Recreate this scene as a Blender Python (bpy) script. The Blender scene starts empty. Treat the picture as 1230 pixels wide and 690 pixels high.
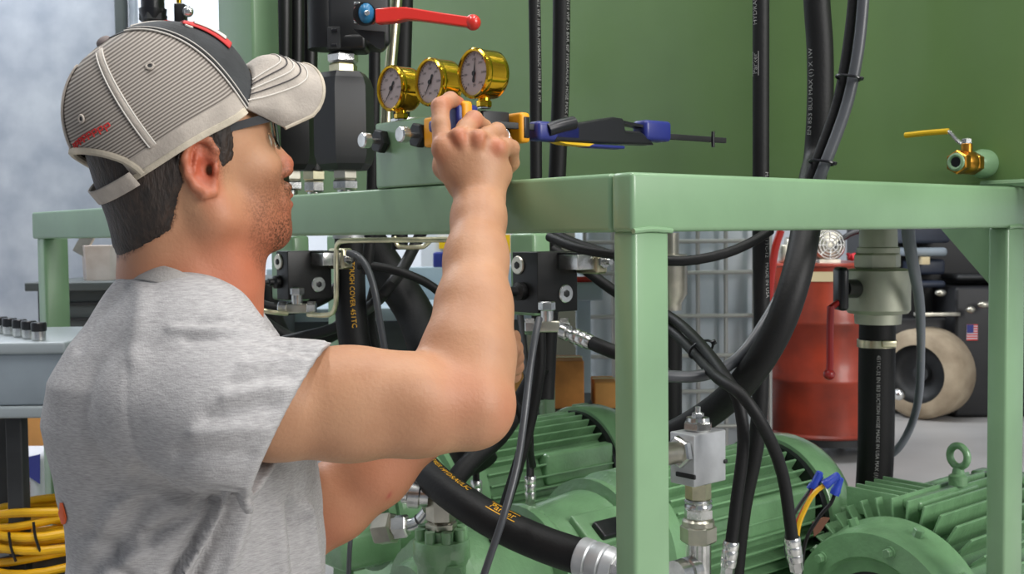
import bpy, bmesh, math, random
import numpy as np
from mathutils import Vector, Matrix, noise
random.seed(4)
scene = bpy.context.scene
COL = scene.collection
PI = math.pi

# ------------------------------------------------------------------ camera
F = 1352.0
PITCH, ROLL = math.atan(64 / 1352.0), 0.011
CAM = Vector((0, 0, 1.10))
Fw = Vector((0, math.cos(PITCH), -math.sin(PITCH)))
U0 = Vector((0, math.sin(PITCH), math.cos(PITCH)))
R0 = Vector((1, 0, 0))
Rt = R0 * math.cos(ROLL) - U0 * math.sin(ROLL)
Up = R0 * math.sin(ROLL) + U0 * math.cos(ROLL)
cd = bpy.data.cameras.new('camera')
cam = bpy.data.objects.new('camera', cd)
COL.objects.link(cam)
m = Matrix((Rt, Up, -Fw)).transposed().to_4x4()
m.translation = CAM
cam.matrix_world = m
cd.sensor_width = 36
cd.lens = F / 1230 * 36
cd.clip_start = 0.05
cd.dof.use_dof = True
cd.dof.focus_distance = 1.32
cd.dof.aperture_fstop = 16
scene.camera = cam

# ------------------------------------------------------------------ world, lights, exposure
scene.view_settings.view_transform = 'Standard'
scene.view_settings.look = 'None'
scene.view_settings.gamma = 1
scene.view_settings.exposure = 0.0
w = bpy.data.worlds.new('world'); scene.world = w; w.use_nodes = True
w.node_tree.nodes['Background'].inputs[0].default_value = (0.78, 0.86, 1.0, 1)
w.node_tree.nodes['Background'].inputs[1].default_value = 0.24

def area(name, loc, target, size, power, col=(1, 1, 1), sy=None):
    l = bpy.data.lights.new(name, 'AREA'); l.energy = power; l.color = col
    l.shape = 'RECTANGLE'; l.size = size; l.size_y = sy or size
    o = bpy.data.objects.new(name, l); COL.objects.link(o)
    o.location = loc
    d = Vector(target) - Vector(loc)
    o.rotation_euler = d.to_track_quat('-Z', 'Y').to_euler()
    return o
area('bay_light', (4.2, -1.8, 3.0), (0.4, 1.8, 0.9), 2.6, 275, (1.0, 0.98, 0.95))
for lx_ in (-1.0, 0.5, 2.0):
    area('ceiling_lamp', (lx_, 1.1, 3.7), (lx_, 1.1, 0), 0.16, 38, (1, 0.98, 0.95), sy=1.6)
area('ceiling_lamp', (1.4, 4.4, 4.6), (1.4, 4.4, 0), 2.4, 110, (0.96, 0.98, 1))
area('ceiling_lamp', (-2.6, 5.2, 4.6), (-2.8, 6.5, 0.6), 2.4, 330, (0.92, 0.96, 1))  # added lamp, tilted to brighten the left wall; no known fixture

# ------------------------------------------------------------------ helpers
def ray(px, py):
    return (px - 615) * Rt + (345 - py) * Up + F * Fw
def P(px, py, Y):
    d = ray(px, py)
    return CAM + d * (Y / d.y)
def proj(p):
    q = Vector(p) - CAM
    z = q.dot(Fw)
    return 615 + F * q.dot(Rt) / z, 345 - F * q.dot(Up) / z
DU = Vector((0.765, 0.644, 0)).normalized()
DV = Vector((-DU.y, DU.x, 0))
Z = Vector((0, 0, 1))
C0 = P(760, 280, 1.25); C0.z = 0
def W(a, b, z):
    return C0 + DU * a + DV * b + Z * z
def on_w(px, py, wv):
    d = ray(px, py)
    return CAM + d * ((wv - (CAM - C0).dot(DU)) / d.dot(DU))
def on_t(px, py, tv):
    d = ray(px, py)
    return CAM + d * ((tv - (CAM - C0).dot(DV)) / d.dot(DV))
def PZ(px, py, z):
    d = ray(px, py)
    return CAM + d * ((z - CAM.z) / d.z)

class MB:
    def __init__(s):
        s.v = []; s.f = []
    def add(s, vs, fs):
        o = len(s.v); s.v += [tuple(x) for x in vs]; s.f += [tuple(i + o for i in f) for f in fs]
        return s
    def box(s, c, sz, ax=None, ch=0.0):
        c = Vector(c); X, Y, ZZ = ax or (Vector((1, 0, 0)), Vector((0, 1, 0)), Vector((0, 0, 1)))
        hx, hy, hz = sz[0] / 2, sz[1] / 2, sz[2] / 2
        if ch <= 0:
            vs = [c + X * (i * hx) + Y * (j * hy) + ZZ * (k * hz) for k in (-1, 1) for j in (-1, 1) for i in (-1, 1)]
            return s.add(vs, [(0, 2, 3, 1), (4, 5, 7, 6), (0, 1, 5, 4), (2, 6, 7, 3), (0, 4, 6, 2), (1, 3, 7, 5)])
        bm = bmesh.new(); bmesh.ops.create_cube(bm, size=1)
        for v in bm.verts: v.co = Vector((v.co.x * 2 * hx, v.co.y * 2 * hy, v.co.z * 2 * hz))
        bmesh.ops.bevel(bm, geom=bm.edges[:], offset=min(ch, hx * .95, hy * .95, hz * .95), segments=3, affect='EDGES', profile=0.5)
        vs = [c + X * v.co.x + Y * v.co.y + ZZ * v.co.z for v in bm.verts]
        fs = [[v.index for v in f.verts] for f in bm.faces]
        bm.free()
        return s.add(vs, fs)
    def cyl(s, a, b, r0, r1=None, n=24, cap=True, rot=0.0):
        a, b = Vector(a), Vector(b); r1 = r0 if r1 is None else r1
        return s.lathe(a, b - a, [(0, r0), ((b - a).length, r1)], n, cap, rot)
    def lathe(s, o, d, prof, n=28, cap=True, rot=0.0, ref=None):
        o = Vector(o); d = Vector(d).normalized()
        x = Vector(ref) if ref is not None else (Z if abs(d.z) < .9 else Vector((1, 0, 0)))
        x = (x - d * x.dot(d)).normalized(); y = d.cross(x)
        vs = []; fs = []
        for h, r in prof:
            for i in range(n):
                t = 2 * PI * i / n + rot
                vs.append(o + d * h + (x * math.cos(t) + y * math.sin(t)) * r)
        for k in range(len(prof) - 1):
            for i in range(n):
                j = (i + 1) % n
                fs.append((k * n + i, k * n + j, (k + 1) * n + j, (k + 1) * n + i))
        if cap:
            fs.append(tuple(range(n))[::-1]); fs.append(tuple((len(prof) - 1) * n + i for i in range(n)))
        return s.add(vs, fs)
    def tube(s, pts, r, n=14, closed=False, step=None, cap=True):
        pts = smooth_path(pts, closed, step)
        rr = r if callable(r) else (lambda t: r)
        N = len(pts); vs = []; fs = []
        fr = frames(pts, closed)
        for i, (p, (x, y)) in enumerate(zip(pts, fr)):
            q = rr(i / max(1, N - 1))
            for j in range(n):
                t = 2 * PI * j / n
                vs.append(p + (x * math.cos(t) + y * math.sin(t)) * q)
        for i in range(N if closed else N - 1):
            i2 = (i + 1) % N
            for j in range(n):
                k = (j + 1) % n
                fs.append((i * n + j, i * n + k, i2 * n + k, i2 * n + j))
        if cap and not closed:
            fs.append(tuple(range(n))[::-1]); fs.append(tuple((N - 1) * n + j for j in range(n)))
        return s.add(vs, fs)
    def sph(s, c, r, n=16, sc=(1, 1, 1), ax=None):
        X, Y, ZZ = ax or (Vector((1, 0, 0)), Vector((0, 1, 0)), Vector((0, 0, 1)))
        m_ = n // 2; vs = []; fs = []
        for k in range(m_ + 1):
            a = PI * k / m_
            for i in range(n):
                t = 2 * PI * i / n
                vs.append(Vector(c) + X * (r * sc[0] * math.sin(a) * math.cos(t)) + Y * (r * sc[1] * math.sin(a) * math.sin(t)) + ZZ * (r * sc[2] * math.cos(a)))
        for k in range(m_):
            for i in range(n):
                j = (i + 1) % n
                fs.append((k * n + i, (k + 1) * n + i, (k + 1) * n + j, k * n + j))
        return s.add(vs, fs)
    def prism(s, poly, off):
        """extrude polygon (list of world points) by vector off"""
        poly = [Vector(p) for p in poly]; n = len(poly); off = Vector(off)
        vs = poly + [p + off for p in poly]
        fs = [tuple(range(n)), tuple(n + i for i in range(n))[::-1]] + [(i, i + n, (i + 1) % n + n, (i + 1) % n) for i in range(n)]
        return s.add(vs, fs)
    def torus(s, c, axis, R, r, n=40, k=12, a0=0, a1=2 * PI):
        axis = Vector(axis).normalized(); x = (Z if abs(axis.z) < .9 else Vector((1, 0, 0))); x = (x - axis * x.dot(axis)).normalized(); y = axis.cross(x)
        full = abs(a1 - a0 - 2 * PI) < 1e-6
        pts = [Vector(c) + (x * math.cos(a0 + (a1 - a0) * i / n) + y * math.sin(a0 + (a1 - a0) * i / n)) * R for i in range(n + (0 if full else 1))]
        return s.tube(pts, r, k, closed=full, step=-1)
    def obj(s, name, mat, parent=None, smooth=35, label=None, fix=False):
        me = bpy.data.meshes.new(name)
        off = parent_loc(parent)
        me.from_pydata([tuple(Vector(v) - off) for v in s.v], [], s.f)
        if fix or True:
            bm = bmesh.new(); bm.from_mesh(me); bmesh.ops.recalc_face_normals(bm, faces=bm.faces[:]); bm.to_mesh(me); bm.free()
        if mat: me.materials.append(mat)
        if smooth:
            me.polygons.foreach_set('use_smooth', [True] * len(me.polygons))
            me.set_sharp_from_angle(angle=math.radians(smooth))
        o = bpy.data.objects.new(name, me); COL.objects.link(o)
        if parent is not None: o.parent = parent
        if label: o['label'] = label
        return o

def parent_loc(p):
    l = Vector((0, 0, 0))
    while p is not None:
        if p.get('_local'): return Vector((0, 0, 0))
        l += p.location; p = p.parent
    return l
def smooth_path(pts, closed=False, step=None):
    pts = [Vector(p) for p in pts]
    if step == -1 or len(pts) < 3: return pts
    out = []; n = len(pts)
    segs = n if closed else n - 1
    for i in range(segs):
        if closed: a, b, c, d = pts[(i - 1) % n], pts[i], pts[(i + 1) % n], pts[(i + 2) % n]
        else: a, b, c, d = pts[max(i - 1, 0)], pts[i], pts[i + 1], pts[min(i + 2, n - 1)]
        if not closed and i == 0: a = b * 2 - c
        if not closed and i == n - 2: d = c * 2 - b
        k = max(3, min(14, int((c - b).length / (step or 0.02))))
        for j in range(k):
            t = j / k
            out.append(0.5 * ((2 * b) + (c - a) * t + (2 * a - 5 * b + 4 * c - d) * t * t + (3 * b - a - 3 * c + d) * t ** 3))
    if not closed: out.append(pts[-1])
    return out
def frames(pts, closed=False):
    n = len(pts); fr = []; x = None
    for i in range(n):
        if closed: t = pts[(i + 1) % n] - pts[i - 1]
        else: t = pts[min(i + 1, n - 1)] - pts[max(i - 1, 0)]
        if t.length < 1e-9: t = Vector((0, 0, 1))
        t.normalize()
        if x is None: x = Vector((0, 0, 1)) if abs(t.z) < .9 else Vector((1, 0, 0))
        x = (x - t * x.dot(t))
        if x.length < 1e-6: x = t.orthogonal()
        x.normalize(); fr.append((x.copy(), t.cross(x)))
    return fr

def tag(o, label, cat, group=None):
    o['label'] = label; o['category'] = cat
    if group: o['group'] = group
    return o
def struct(o):
    o['kind'] = 'structure'; return o
def thing(name, label, cat, loc, group=None):
    o = bpy.data.objects.new(name, None); COL.objects.link(o)
    o.location = loc; o.empty_display_size = .02
    return tag(o, label, cat, group)

# ------------------------------------------------------------------ materials
def lin(c):
    return tuple(((x / 255) / 12.92 if x / 255 <= .04045 else ((x / 255 + .055) / 1.055) ** 2.4) for x in c) + (1,)
def mat(name, rgb, rough=.5, metal=0.0, var=0.0, scale=8, bump=0.0, bscale=60, coat=0.0, rgb2=None, spec=None, trans=0, stretch=None, sss=0):
    M = bpy.data.materials.new(name); M.use_nodes = True
    nt = M.node_tree; b = nt.nodes['Principled BSDF']
    b.inputs['Base Color'].default_value = lin(rgb); b.inputs['Roughness'].default_value = rough; b.inputs['Metallic'].default_value = metal
    b.inputs['Coat Weight'].default_value = coat; b.inputs['Coat Roughness'].default_value = .15
    if spec is not None: b.inputs['Specular IOR Level'].default_value = spec
    if trans: b.inputs['Transmission Weight'].default_value = trans
    if sss:
        b.inputs['Subsurface Weight'].default_value = sss; b.inputs['Subsurface Radius'].default_value = (.012, .005, .003)
        b.inputs['Subsurface Scale'].default_value = 1.0
    tc = nt.nodes.new('ShaderNodeTexCoord')
    src = tc.outputs['Object']
    if stretch:
        mp = nt.nodes.new('ShaderNodeMapping'); mp.inputs['Scale'].default_value = stretch
        nt.links.new(src, mp.inputs[0]); src = mp.outputs[0]
    if var or rgb2:
        n = nt.nodes.new('ShaderNodeTexNoise'); n.inputs['Scale'].default_value = scale; n.inputs['Detail'].default_value = 6
        nt.links.new(src, n.inputs['Vector'])
        r = nt.nodes.new('ShaderNodeValToRGB')
        c2 = rgb2 or tuple(max(0, x * (1 - var)) for x in rgb); c1 = rgb if rgb2 else tuple(min(255, x * (1 + var * .6)) for x in rgb)
        r.color_ramp.elements[0].position = .35; r.color_ramp.elements[1].position = .65
        r.color_ramp.elements[0].color = lin(c2); r.color_ramp.elements[1].color = lin(c1)
        nt.links.new(n.outputs[0], r.inputs[0]); nt.links.new(r.outputs[0], b.inputs['Base Color'])
    if bump:
        n2 = nt.nodes.new('ShaderNodeTexNoise'); n2.inputs['Scale'].default_value = bscale; n2.inputs['Detail'].default_value = 4
        nt.links.new(src, n2.inputs['Vector'])
        bp = nt.nodes.new('ShaderNodeBump'); bp.inputs['Strength'].default_value = bump; bp.inputs['Distance'].default_value = .002
        nt.links.new(n2.outputs[0], bp.inputs['Height']); nt.links.new(bp.outputs[0], b.inputs['Normal'])
    return M
green = mat('green_paint', (124, 157, 120), .33, bump=.12, bscale=45, var=.05, scale=5, coat=.25)
tankm = mat('green_paint_shaded', (108, 139, 84), .3, bump=.15, bscale=14, var=.07, scale=1.6, coat=.2)  # same paint as the frame, the tank's dimmer light put into the colour
cast = mat('cast_green', (114, 154, 112), .28, bump=.5, bscale=120, var=.08, scale=14, coat=.4)
zinc = mat('zinc_steel', (215, 215, 212), .25, 1.0, var=.15, scale=30, bump=.15, bscale=90)
caststeel = mat('cast_steel', (192, 194, 176), .5, .6, var=.08, scale=12)
steel = mat('brushed_steel', (190, 186, 172), .33, 1.0, var=.1, scale=20)
yzinc = mat('yellow_zinc', (214, 208, 176), .3, 1.0, var=.12, scale=30)
gold = mat('gold_brass', (226, 180, 48), .12, 1.0)
brass = mat('raw_brass', (198, 140, 56), .32, 1.0, bump=.3, bscale=80, var=.15, scale=30)
rubber = mat('black_rubber', (14, 14, 15), .55, spec=.35, bump=.2, bscale=200, var=.2, scale=12)
lighthose = mat('light_grey_hose', (124, 128, 136), .35)
greyhose = mat('grey_hose', (72, 74, 78), .35, var=.1, scale=12)
anod = mat('black_anodised', (13, 13, 14), .42, var=.2, scale=20, spec=.5)
anodh = mat('black_valve_body', (27, 28, 30), .45, spec=.5)
darkm = mat('dark_metal', (46, 47, 48), .5, .3, var=.3, scale=6)
alu = mat('aluminium_block', (196, 198, 200), .42, .55, var=.05, scale=30)
redp = mat('red_lever_paint', (205, 44, 34), .3, coat=.5)
drum = mat('drum_red', (152, 52, 28), .42, var=.2, scale=5, coat=.2)
blue = mat('blue_plastic', (40, 48, 120), .35)
bluecap = mat('blue_cap', (32, 106, 150), .35)
orange = mat('orange_pad', (236, 160, 20), .45)
blackp = mat('black_plastic', (24, 24, 28), .3)
yellow = mat('yellow_paint', (222, 180, 20), .4)
cable = mat('yellow_cable', (232, 176, 16), .45, var=.12, scale=9)
white = mat('white_print', (150, 150, 148), .6)
yprint = mat('yellow_print', (214, 160, 20), .6)
blackprint = mat('black_print', (22, 22, 22), .6)
wallw = mat('wall_white', (214, 218, 224), .7, var=.03, scale=1.5, bump=.1, bscale=20)
galv = mat('galvanised_sheet', (196, 202, 212), .55, .15, rgb2=(164, 172, 186), scale=5, bump=.15, bscale=18)
floorm = mat('concrete_floor', (184, 182, 180), .38, rgb2=(166, 164, 162), scale=1.3, bump=.1, bscale=12)
greybox = mat('grey_enamel', (132, 142, 150), .45, var=.06, scale=8)
greylight = mat('light_grey_enamel', (146, 154, 158), .4)
bench = mat('bench_grey', (72, 78, 78), .6, var=.15, scale=4)
palegrey = mat('pale_bench', (150, 164, 172), .5, var=.06, scale=4)
card = mat('cardboard', (224, 160, 92), .8, var=.12, scale=5)
card2 = mat('plywood', (200, 132, 70), .8, var=.2, scale=6)
bucket = mat('white_bucket', (214, 204, 198), .6, rgb2=(190, 176, 168), scale=10)
ibcm = mat('ibc_plastic', (200, 206, 210), .35, rgb2=(166, 178, 188), scale=2.2, bump=.3, bscale=6)
cage = mat('cage_bar', (176, 176, 172), .4, .8)
machine = mat('machine_black', (22, 22, 25), .5, var=.25, scale=3)
machine2 = mat('machine_blue_grey', (40, 47, 62), .45, var=.15, scale=4)
tyre = mat('beige_tyre', (172, 156, 132), .75, rgb2=(140, 124, 102), scale=7, bump=.4, bscale=30)
paper = mat('bag_white', (206, 206, 214), .6)
bagblue = mat('bag_blue', (60, 66, 150), .6)
cream = mat('cream_tape', (208, 190, 150), .6)

def text_mesh(body, size):
    c = bpy.data.curves.new('txt', 'FONT'); c.body = body; c.size = size; c.resolution_u = 2
    o = bpy.data.objects.new('txt', c); COL.objects.link(o)
    dg = bpy.context.evaluated_depsgraph_get(); dg.update()
    me = bpy.data.meshes.new_from_object(o.evaluated_get(dg))
    vs = [Vector(v.co) for v in me.vertices]; fs = [tuple(p.vertices) for p in me.polygons]
    bpy.data.objects.remove(o); bpy.data.curves.remove(c); bpy.data.meshes.remove(me)
    return vs, fs
def wrap_text(body, size, pts, r, s0, parent, m_, phi=0.0, flip=False, toward=None, name='printed_text', boxed=False):
    path = smooth_path(pts); L = [0]
    for a, b in zip(path, path[1:]): L.append(L[-1] + (b - a).length)
    def at(s):
        s = min(max(s, 0), L[-1] - 1e-6)
        i = 0
        while L[i + 1] < s: i += 1
        t = (s - L[i]) / (L[i + 1] - L[i]); a, b = path[i], path[i + 1]
        p0 = path[max(i - 1, 0)]; p3 = path[min(i + 2, len(path) - 1)]
        T = ((b - p0).normalized() * (1 - t) + (p3 - a).normalized() * t).normalized()
        return a.lerp(b, t), T
    vs, fs = text_mesh(body, size)
    if boxed:
        x1 = max(v.x for v in vs) + size * .2; x0 = -size * .2; y0, y1 = -size * .22, size * .85; e = size * .09
        for (a, b, c, d) in ((x0, y0, x1, y0 + e), (x0, y1 - e, x1, y1), (x0, y0, x0 + e, y1), (x1 - e, y0, x1, y1)):
            n = len(vs); K = 8
            for i in range(K + 1):
                q = a + (c - a) * i / K; vs += [Vector((q, b, 0)), Vector((q, d, 0))]
            fs += [(n + 2 * i, n + 2 * i + 2, n + 2 * i + 3, n + 2 * i + 1) for i in range(K)]
    out = []
    for v in vs:
        c, T = at(s0 + (-v.x if flip else v.x))
        if flip: T = -T
        tw = (Vector(toward) if toward is not None else (CAM - c)); N = (tw - T * tw.dot(T)).normalized(); B = N.cross(T)
        a = (v.y - size * .35) / r + phi
        out.append(c + (N * math.cos(a) + B * math.sin(a)) * (r + .00035))
    mb = MB(); mb.add(out, fs)
    o = mb.obj(name, m_, parent, smooth=0)
    return o

def hexa(mb, a, b, r, rot=0.0):
    """a hex nut with chamfered ends"""
    a, b = Vector(a), Vector(b); L = (b - a).length; c = min(.12 * r, L * .2)
    return mb.lathe(a, b - a, [(0, r * .88), (c, r), (L - c, r), (L, r * .88)], 6, True, rot)
AX = (DU, DV, Z)
def fbox(mb, a0, a1, b0, b1, z0, z1, ch=0.0):
    return mb.box(W((a0 + a1) / 2, (b0 + b1) / 2, (z0 + z1) / 2), (abs(a1 - a0), abs(b1 - b0), abs(z1 - z0)), AX, ch)

# ------------------------------------------------------------------ the setting
struct(MB().box((0.5, 4.2, -0.05), (13, 12, 0.1)).obj('floor', floorm))
struct(MB().box((0.5, 9.05, 2.6), (13, 0.1, 5.2)).obj('wall_back', wallw))
struct(MB().box((-6.05, 4.2, 2.6), (0.1, 12, 5.2)).obj('wall_left', wallw))
struct(MB().box((7.05, 4.2, 2.6), (0.1, 12, 5.2)).obj('wall_right', wallw))

# galvanised partition behind the worker
gx = P(143, 100, 5.2).x
gp = thing('galvanised_partition', 'mottled galvanised sheet metal partition at far left behind the worker', 'partition', (gx - 1.5, 5.2, 0))
MB().box((gx - 1.5, 5.24, 1.6), (3.0, .06, 3.2), ch=.004).obj('panel', galv, gp)
MB().box((gx + .02, 5.2, 1.6), (.045, .07, 3.2), ch=.01).obj('edge_post', bench, gp)
MB().box((gx + .068, 5.22, 1.6), (.03, .05, 3.2), ch=.006).obj('trim_strip', galv, gp)

# ------------------------------------------------------------------ machine frame
BT, BB, BW = 1.1672, 1.1005, .034
fr = thing('machine_frame', 'light green welded square tube machine frame in the foreground', 'frame', W(.4, 1.0, 0))
def fpart(name, *a, ch=.0055):
    return fbox(MB(), *a, ch=ch).obj(name, green, fr)
fpart('beam', 0, .934, 0, BW, BB, BT)                 # right front beam
fpart('beam', 0.0, BW, BW, 2.09, BB, BT)              # left beam
fpart('beam', .90, .934, BW, 2.06, BB, BT)            # rear beam
fpart('beam', BW, .90, 2.056, 2.09, BB, BT)           # far beam
fpart('post', .004, .063, .002, .036, 0, BB + .002)
fpart('post', .8705, .931, .002, .036, 0, BB + .002)
fpart('post', .006, .066, 2.02, 2.075, 0, BB + .002)
fpart('post', .872, .931, 2.02, 2.075, 0, BB + .002)
# welds at corner
mb = MB()
mb.tube([W(.002, .001, BB + .001), W(.03, .000, BB + .003), W(.065, .001, BB + .001)], .0032, 8)
mb.tube([W(.869, .001, BB + .001), W(.90, .000, BB + .003), W(.933, .001, BB + .001)], .0032, 8)
mb.obj('weld_bead', green, fr)
# gusset on the right rear side
g1 = on_w(1130, 277, .885); g2 = on_w(1191, 345, .885)
tA = (g1 - C0).dot(DV); tB = (g2 - C0).dot(DV)
MB().prism([W(.885, tA, BB), W(.885, tB, g2.z), W(.885, .036, g2.z), W(.885, .036, BB)], DU * .008).obj('gusset_plate', green, fr)
# tall rear column standing on the left beam
cl = on_w(262, 40, .0); tc = (cl - C0).dot(DV)
c2 = on_w(303, 40, .0); tn = (c2 - C0).dot(DV)
fpart('column', .0, .052, tn, tc, BT - .002, 2.3)
# hanging posts below the left beam
def upost(x0, x1, x2, wv, z0=0.0, z1=BB):
    ta = (on_w(x0, 300, wv) - C0).dot(DV); tb = (on_w(x1, 300, wv) - C0).dot(DV)
    wr = (on_t(x2, 300, tb) - C0).dot(DU)
    return fpart('post', wv, wr, tb, ta, z0, z1)
upost(325, 352, 372, .2, z0=.97)
upost(612, 640.5, 662, .3, z0=.965)
upost(392, 412, 419, .45)
upost(645, 654, 666, 1.45, z1=BT)

# ------------------------------------------------------------------ tank
tk = thing('hydraulic_tank', 'large green painted steel oil tank behind the gauges', 'tank', W(1.6, 1.2, BT))
fbox(MB(), .905, 2.3, -.35, 2.75, BT + .0005, 2.6, .012).obj('tank_shell', tankm, tk)
p = on_t(1205, 219, -.0)
MB().tube([W(.895, .06, BT + .006), W(.895, -.3, BT + .006)], .006, 8).obj('weld_bead', green, tk)

# brass valve on the tank wall
b0 = on_w(1183, 197, .905)
bv = thing('brass_ball_valve', 'small brass ball valve with yellow lever screwed into tank wall', 'valve', b0)
n = -DU
MB().lathe(b0 + DU * .002, n, [(0, .024), (.012, .024), (.03, .020), (.036, .017)], 28).obj('weld_coupling', green, bv)
mb = MB(); hexa(mb, b0 + n * .032, b0 + n * .05, .019); mb.lathe(b0 + n * .048, n, [(0, .013), (.006, .019), (.02, .019), (.03, .014)], 24)
hexa(mb, b0 + n * .076, b0 + n * .094, .0195); mb.cyl(b0 + n * .06, b0 + n * .06 + Z * .03, .009)
mb.obj('valve_body', brass, bv)
MB().torus(b0 + n * .094, n, .0115, .0035, 28, 8).obj('port_ring', green, bv)
MB().cyl(b0 + n * .0935, b0 + n * .0946, .009).obj('port_bore', blackp, bv)
st = b0 + n * .06 + Z * .03
lv = [on_w(1158, 186, .845), on_w(1148, 174, .845), on_w(1138, 160, .845), on_w(1132, 159, .845)]
lv = [st + Z * .001 - DV * .008, st + Z * .001, st + Z * .003 + DV * .012, st + Z * .02 + DV * .028, st + Z * .0235 + DV * .034]
mb = MB(); mb.tube(lv, .0035, 8); hexa(mb, st, st + Z * .009, .0085); mb.obj('lever_stem', zinc, bv)
hl = [lv[-1] - DV * .002, lv[-1] + DV * .04 + Z * .001, lv[-1] + DV * .088 - Z * .001]
hl = [lv[-1] - DV * .002 + Z * 0, lv[-1] + DV * .04 , lv[-1] + DV * .076 - Z * .001]
MB().tube(hl, .0048, 10).obj('lever_grip', yellow, bv)

# ------------------------------------------------------------------ hoses in front of the tank
def hose(label, pts, r, m_=rubber, group=None, n=16, name='hydraulic_hose', cat='hose', step=None):
    t = thing(name, label, cat, pts[-1], group)
    ext = [pts[0] + (pts[0] - pts[1]).normalized() * d_ for d_ in (.75, .5, .25)] if proj(pts[0])[1] < -25 else []
    MB().tube(ext + list(pts), r, n, step=step).obj('hose_body', m_, t)
    return t
def R(px_w, Y):   # radius from pixel width at depth
    return px_w * Y / 1354 / 2
def PL(lst, Y=None):
    return [P(a[0], a[1], a[2] if len(a) > 2 else Y) for a in lst]
pts = [P(641, -60, 2.0), P(642, 0, 2.0), P(643.5, 110, 2.0), P(644, 215, 2.0), P(645, 300, 2.0), P(646, 480, 2.0)]
h = hose('thin vertical black hose left of the pair above the beam', pts, R(14.5, 2.0))
wrap_text('EN 853 1SN DN12 WP 160 BAR HYDRAULIC HOSE 13 X 1W', .009, pts, R(14.5, 2.0), .03, h, white, phi=.75, flip=False)
pts = [P(674, -60, 2.05), P(674.5, 0, 2.05), P(674, 60, 2.05), P(673, 120, 2.05), P(669, 215, 2.05), P(664, 300, 2.05), P(655, 480, 2.0)]
h = hose('thick vertical black hose right of the pair above the beam', pts, R(21, 2.05))
wrap_text('EN 853 2SN DN19 WP 215 BAR 4SP HYDRAULIC HOSE MAX (1) X 1W', .010, pts, R(21, 2.05), .03, h, white, phi=.85)
pts = [P(914, -60, 1.75), P(914, 0, 1.75), P(914, 150, 1.75), P(914, 300, 1.75), P(915, 400, 1.75), P(910, 520, 1.75), P(893, 610, 1.77), P(884, 690, 1.8), P(880, 740, 1.8)]
h = hose('straight vertical black hose with boxed print passing behind right beam', pts, R(20, 1.75))
wrap_text('Parker', .012, pts, R(20, 1.75), .19, h, white, phi=.78, flip=True, boxed=True)
wrap_text('HYDRAULIC 451TC-12 WP 215 BAR', .011, pts, R(20, 1.75), .115, h, white, phi=.78, flip=True)
wrap_text('MAX (1) X 1W   EN 853 451TC-12   MADE IN USA', .009, pts, R(20, 1.75), .34, h, white, phi=.78)
pts = [P(980, -60, 1.85), P(981, 0, 1.85), P(985, 60, 1.85), P(985, 130, 1.85), P(981, 190, 1.85), P(976, 215, 1.78), P(970, 262, 1.66), P(957, 330, 1.59), P(932, 400, 1.58), P(893, 460, 1.62), P(850, 498, 1.68), P(800, 526, 1.72), P(762, 534, 1.74)]
h = hose('thickest black hose curving down left behind the corner post', pts, R(27, 1.85) + .003)
wrap_text('EN 853 BLU MAX (1) X 1W', .012, pts, R(27, 1.85) + .003, .30, h, white, phi=.8, flip=True)
wrap_text('Parker', .02, pts, R(27, 1.85) + .003, .60, h, white, phi=.35, flip=True)
pts = [P(1040, -60, 1.7), P(1037, 0, 1.7), P(1031, 60, 1.7), P(1019, 120, 1.7), P(1002, 170, 1.7), P(984, 215, 1.7), P(969, 260, 1.72), P(950, 325, 1.68), P(922, 383, 1.64), P(885, 432, 1.62), P(845, 451, 1.61), P(800, 452, 1.6), P(770, 447, 1.6)]
h = hose('dark grey hose with white print curving below the beam', pts, R(14, 1.7), greyhose)
wrap_text('EN 857 TOUGH COVER HYDRAULIC HOSE MAX (1) X 1W   451TC-8 FLAME RESISTANT', .0098, pts, R(14, 1.7), .04, h, white, phi=.25, flip=True)
pts2 = [P(1028, -60, 1.72), P(1025, 0, 1.72), P(1018, 60, 1.72), P(1007, 120, 1.72), P(990, 170, 1.72), P(973, 215, 1.72), P(964, 260, 1.72), P(955, 330, 1.78), P(925, 420, 1.85), P(880, 480, 1.9)]
h2 = hose('black hose zip tied alongside the grey printed hose', pts2, R(13, 1.72))
wrap_text('Parker', .012, pts2, R(13, 1.72), .07, h2, white, phi=.2, flip=True, boxed=True)
for i, (x, y) in enumerate(((1020, 93), (988, 195))):
    a = P(x - 11, y, 1.71); b = P(x + 9, y + 1, 1.69); T = (P(x - 6, y + 16, 1.7) - P(x, y, 1.7)).normalized()
    ax_ = (b - a).normalized(); nn = ax_.cross(T).normalized(); c = (a + b) / 2
    ring = [c + ax_ * .0195 * math.cos(q) * (1 if 1 else 0) + nn * .0125 * math.sin(q) for q in [2 * PI * k / 20 for k in range(20)]]
    z_ = thing('zip_tie', ('upper' if i == 0 else 'lower') + ' black zip tie binding the two right hoses', 'zip tie', c)
    MB().tube(ring, .0022, 6, closed=True, step=-1).obj('strap', blackp, z_)
    MB().box(c + ax_ * .021, (.007, .006, .005), (ax_, nn, T), .001).obj('lock_head', blackp, z_)

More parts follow.
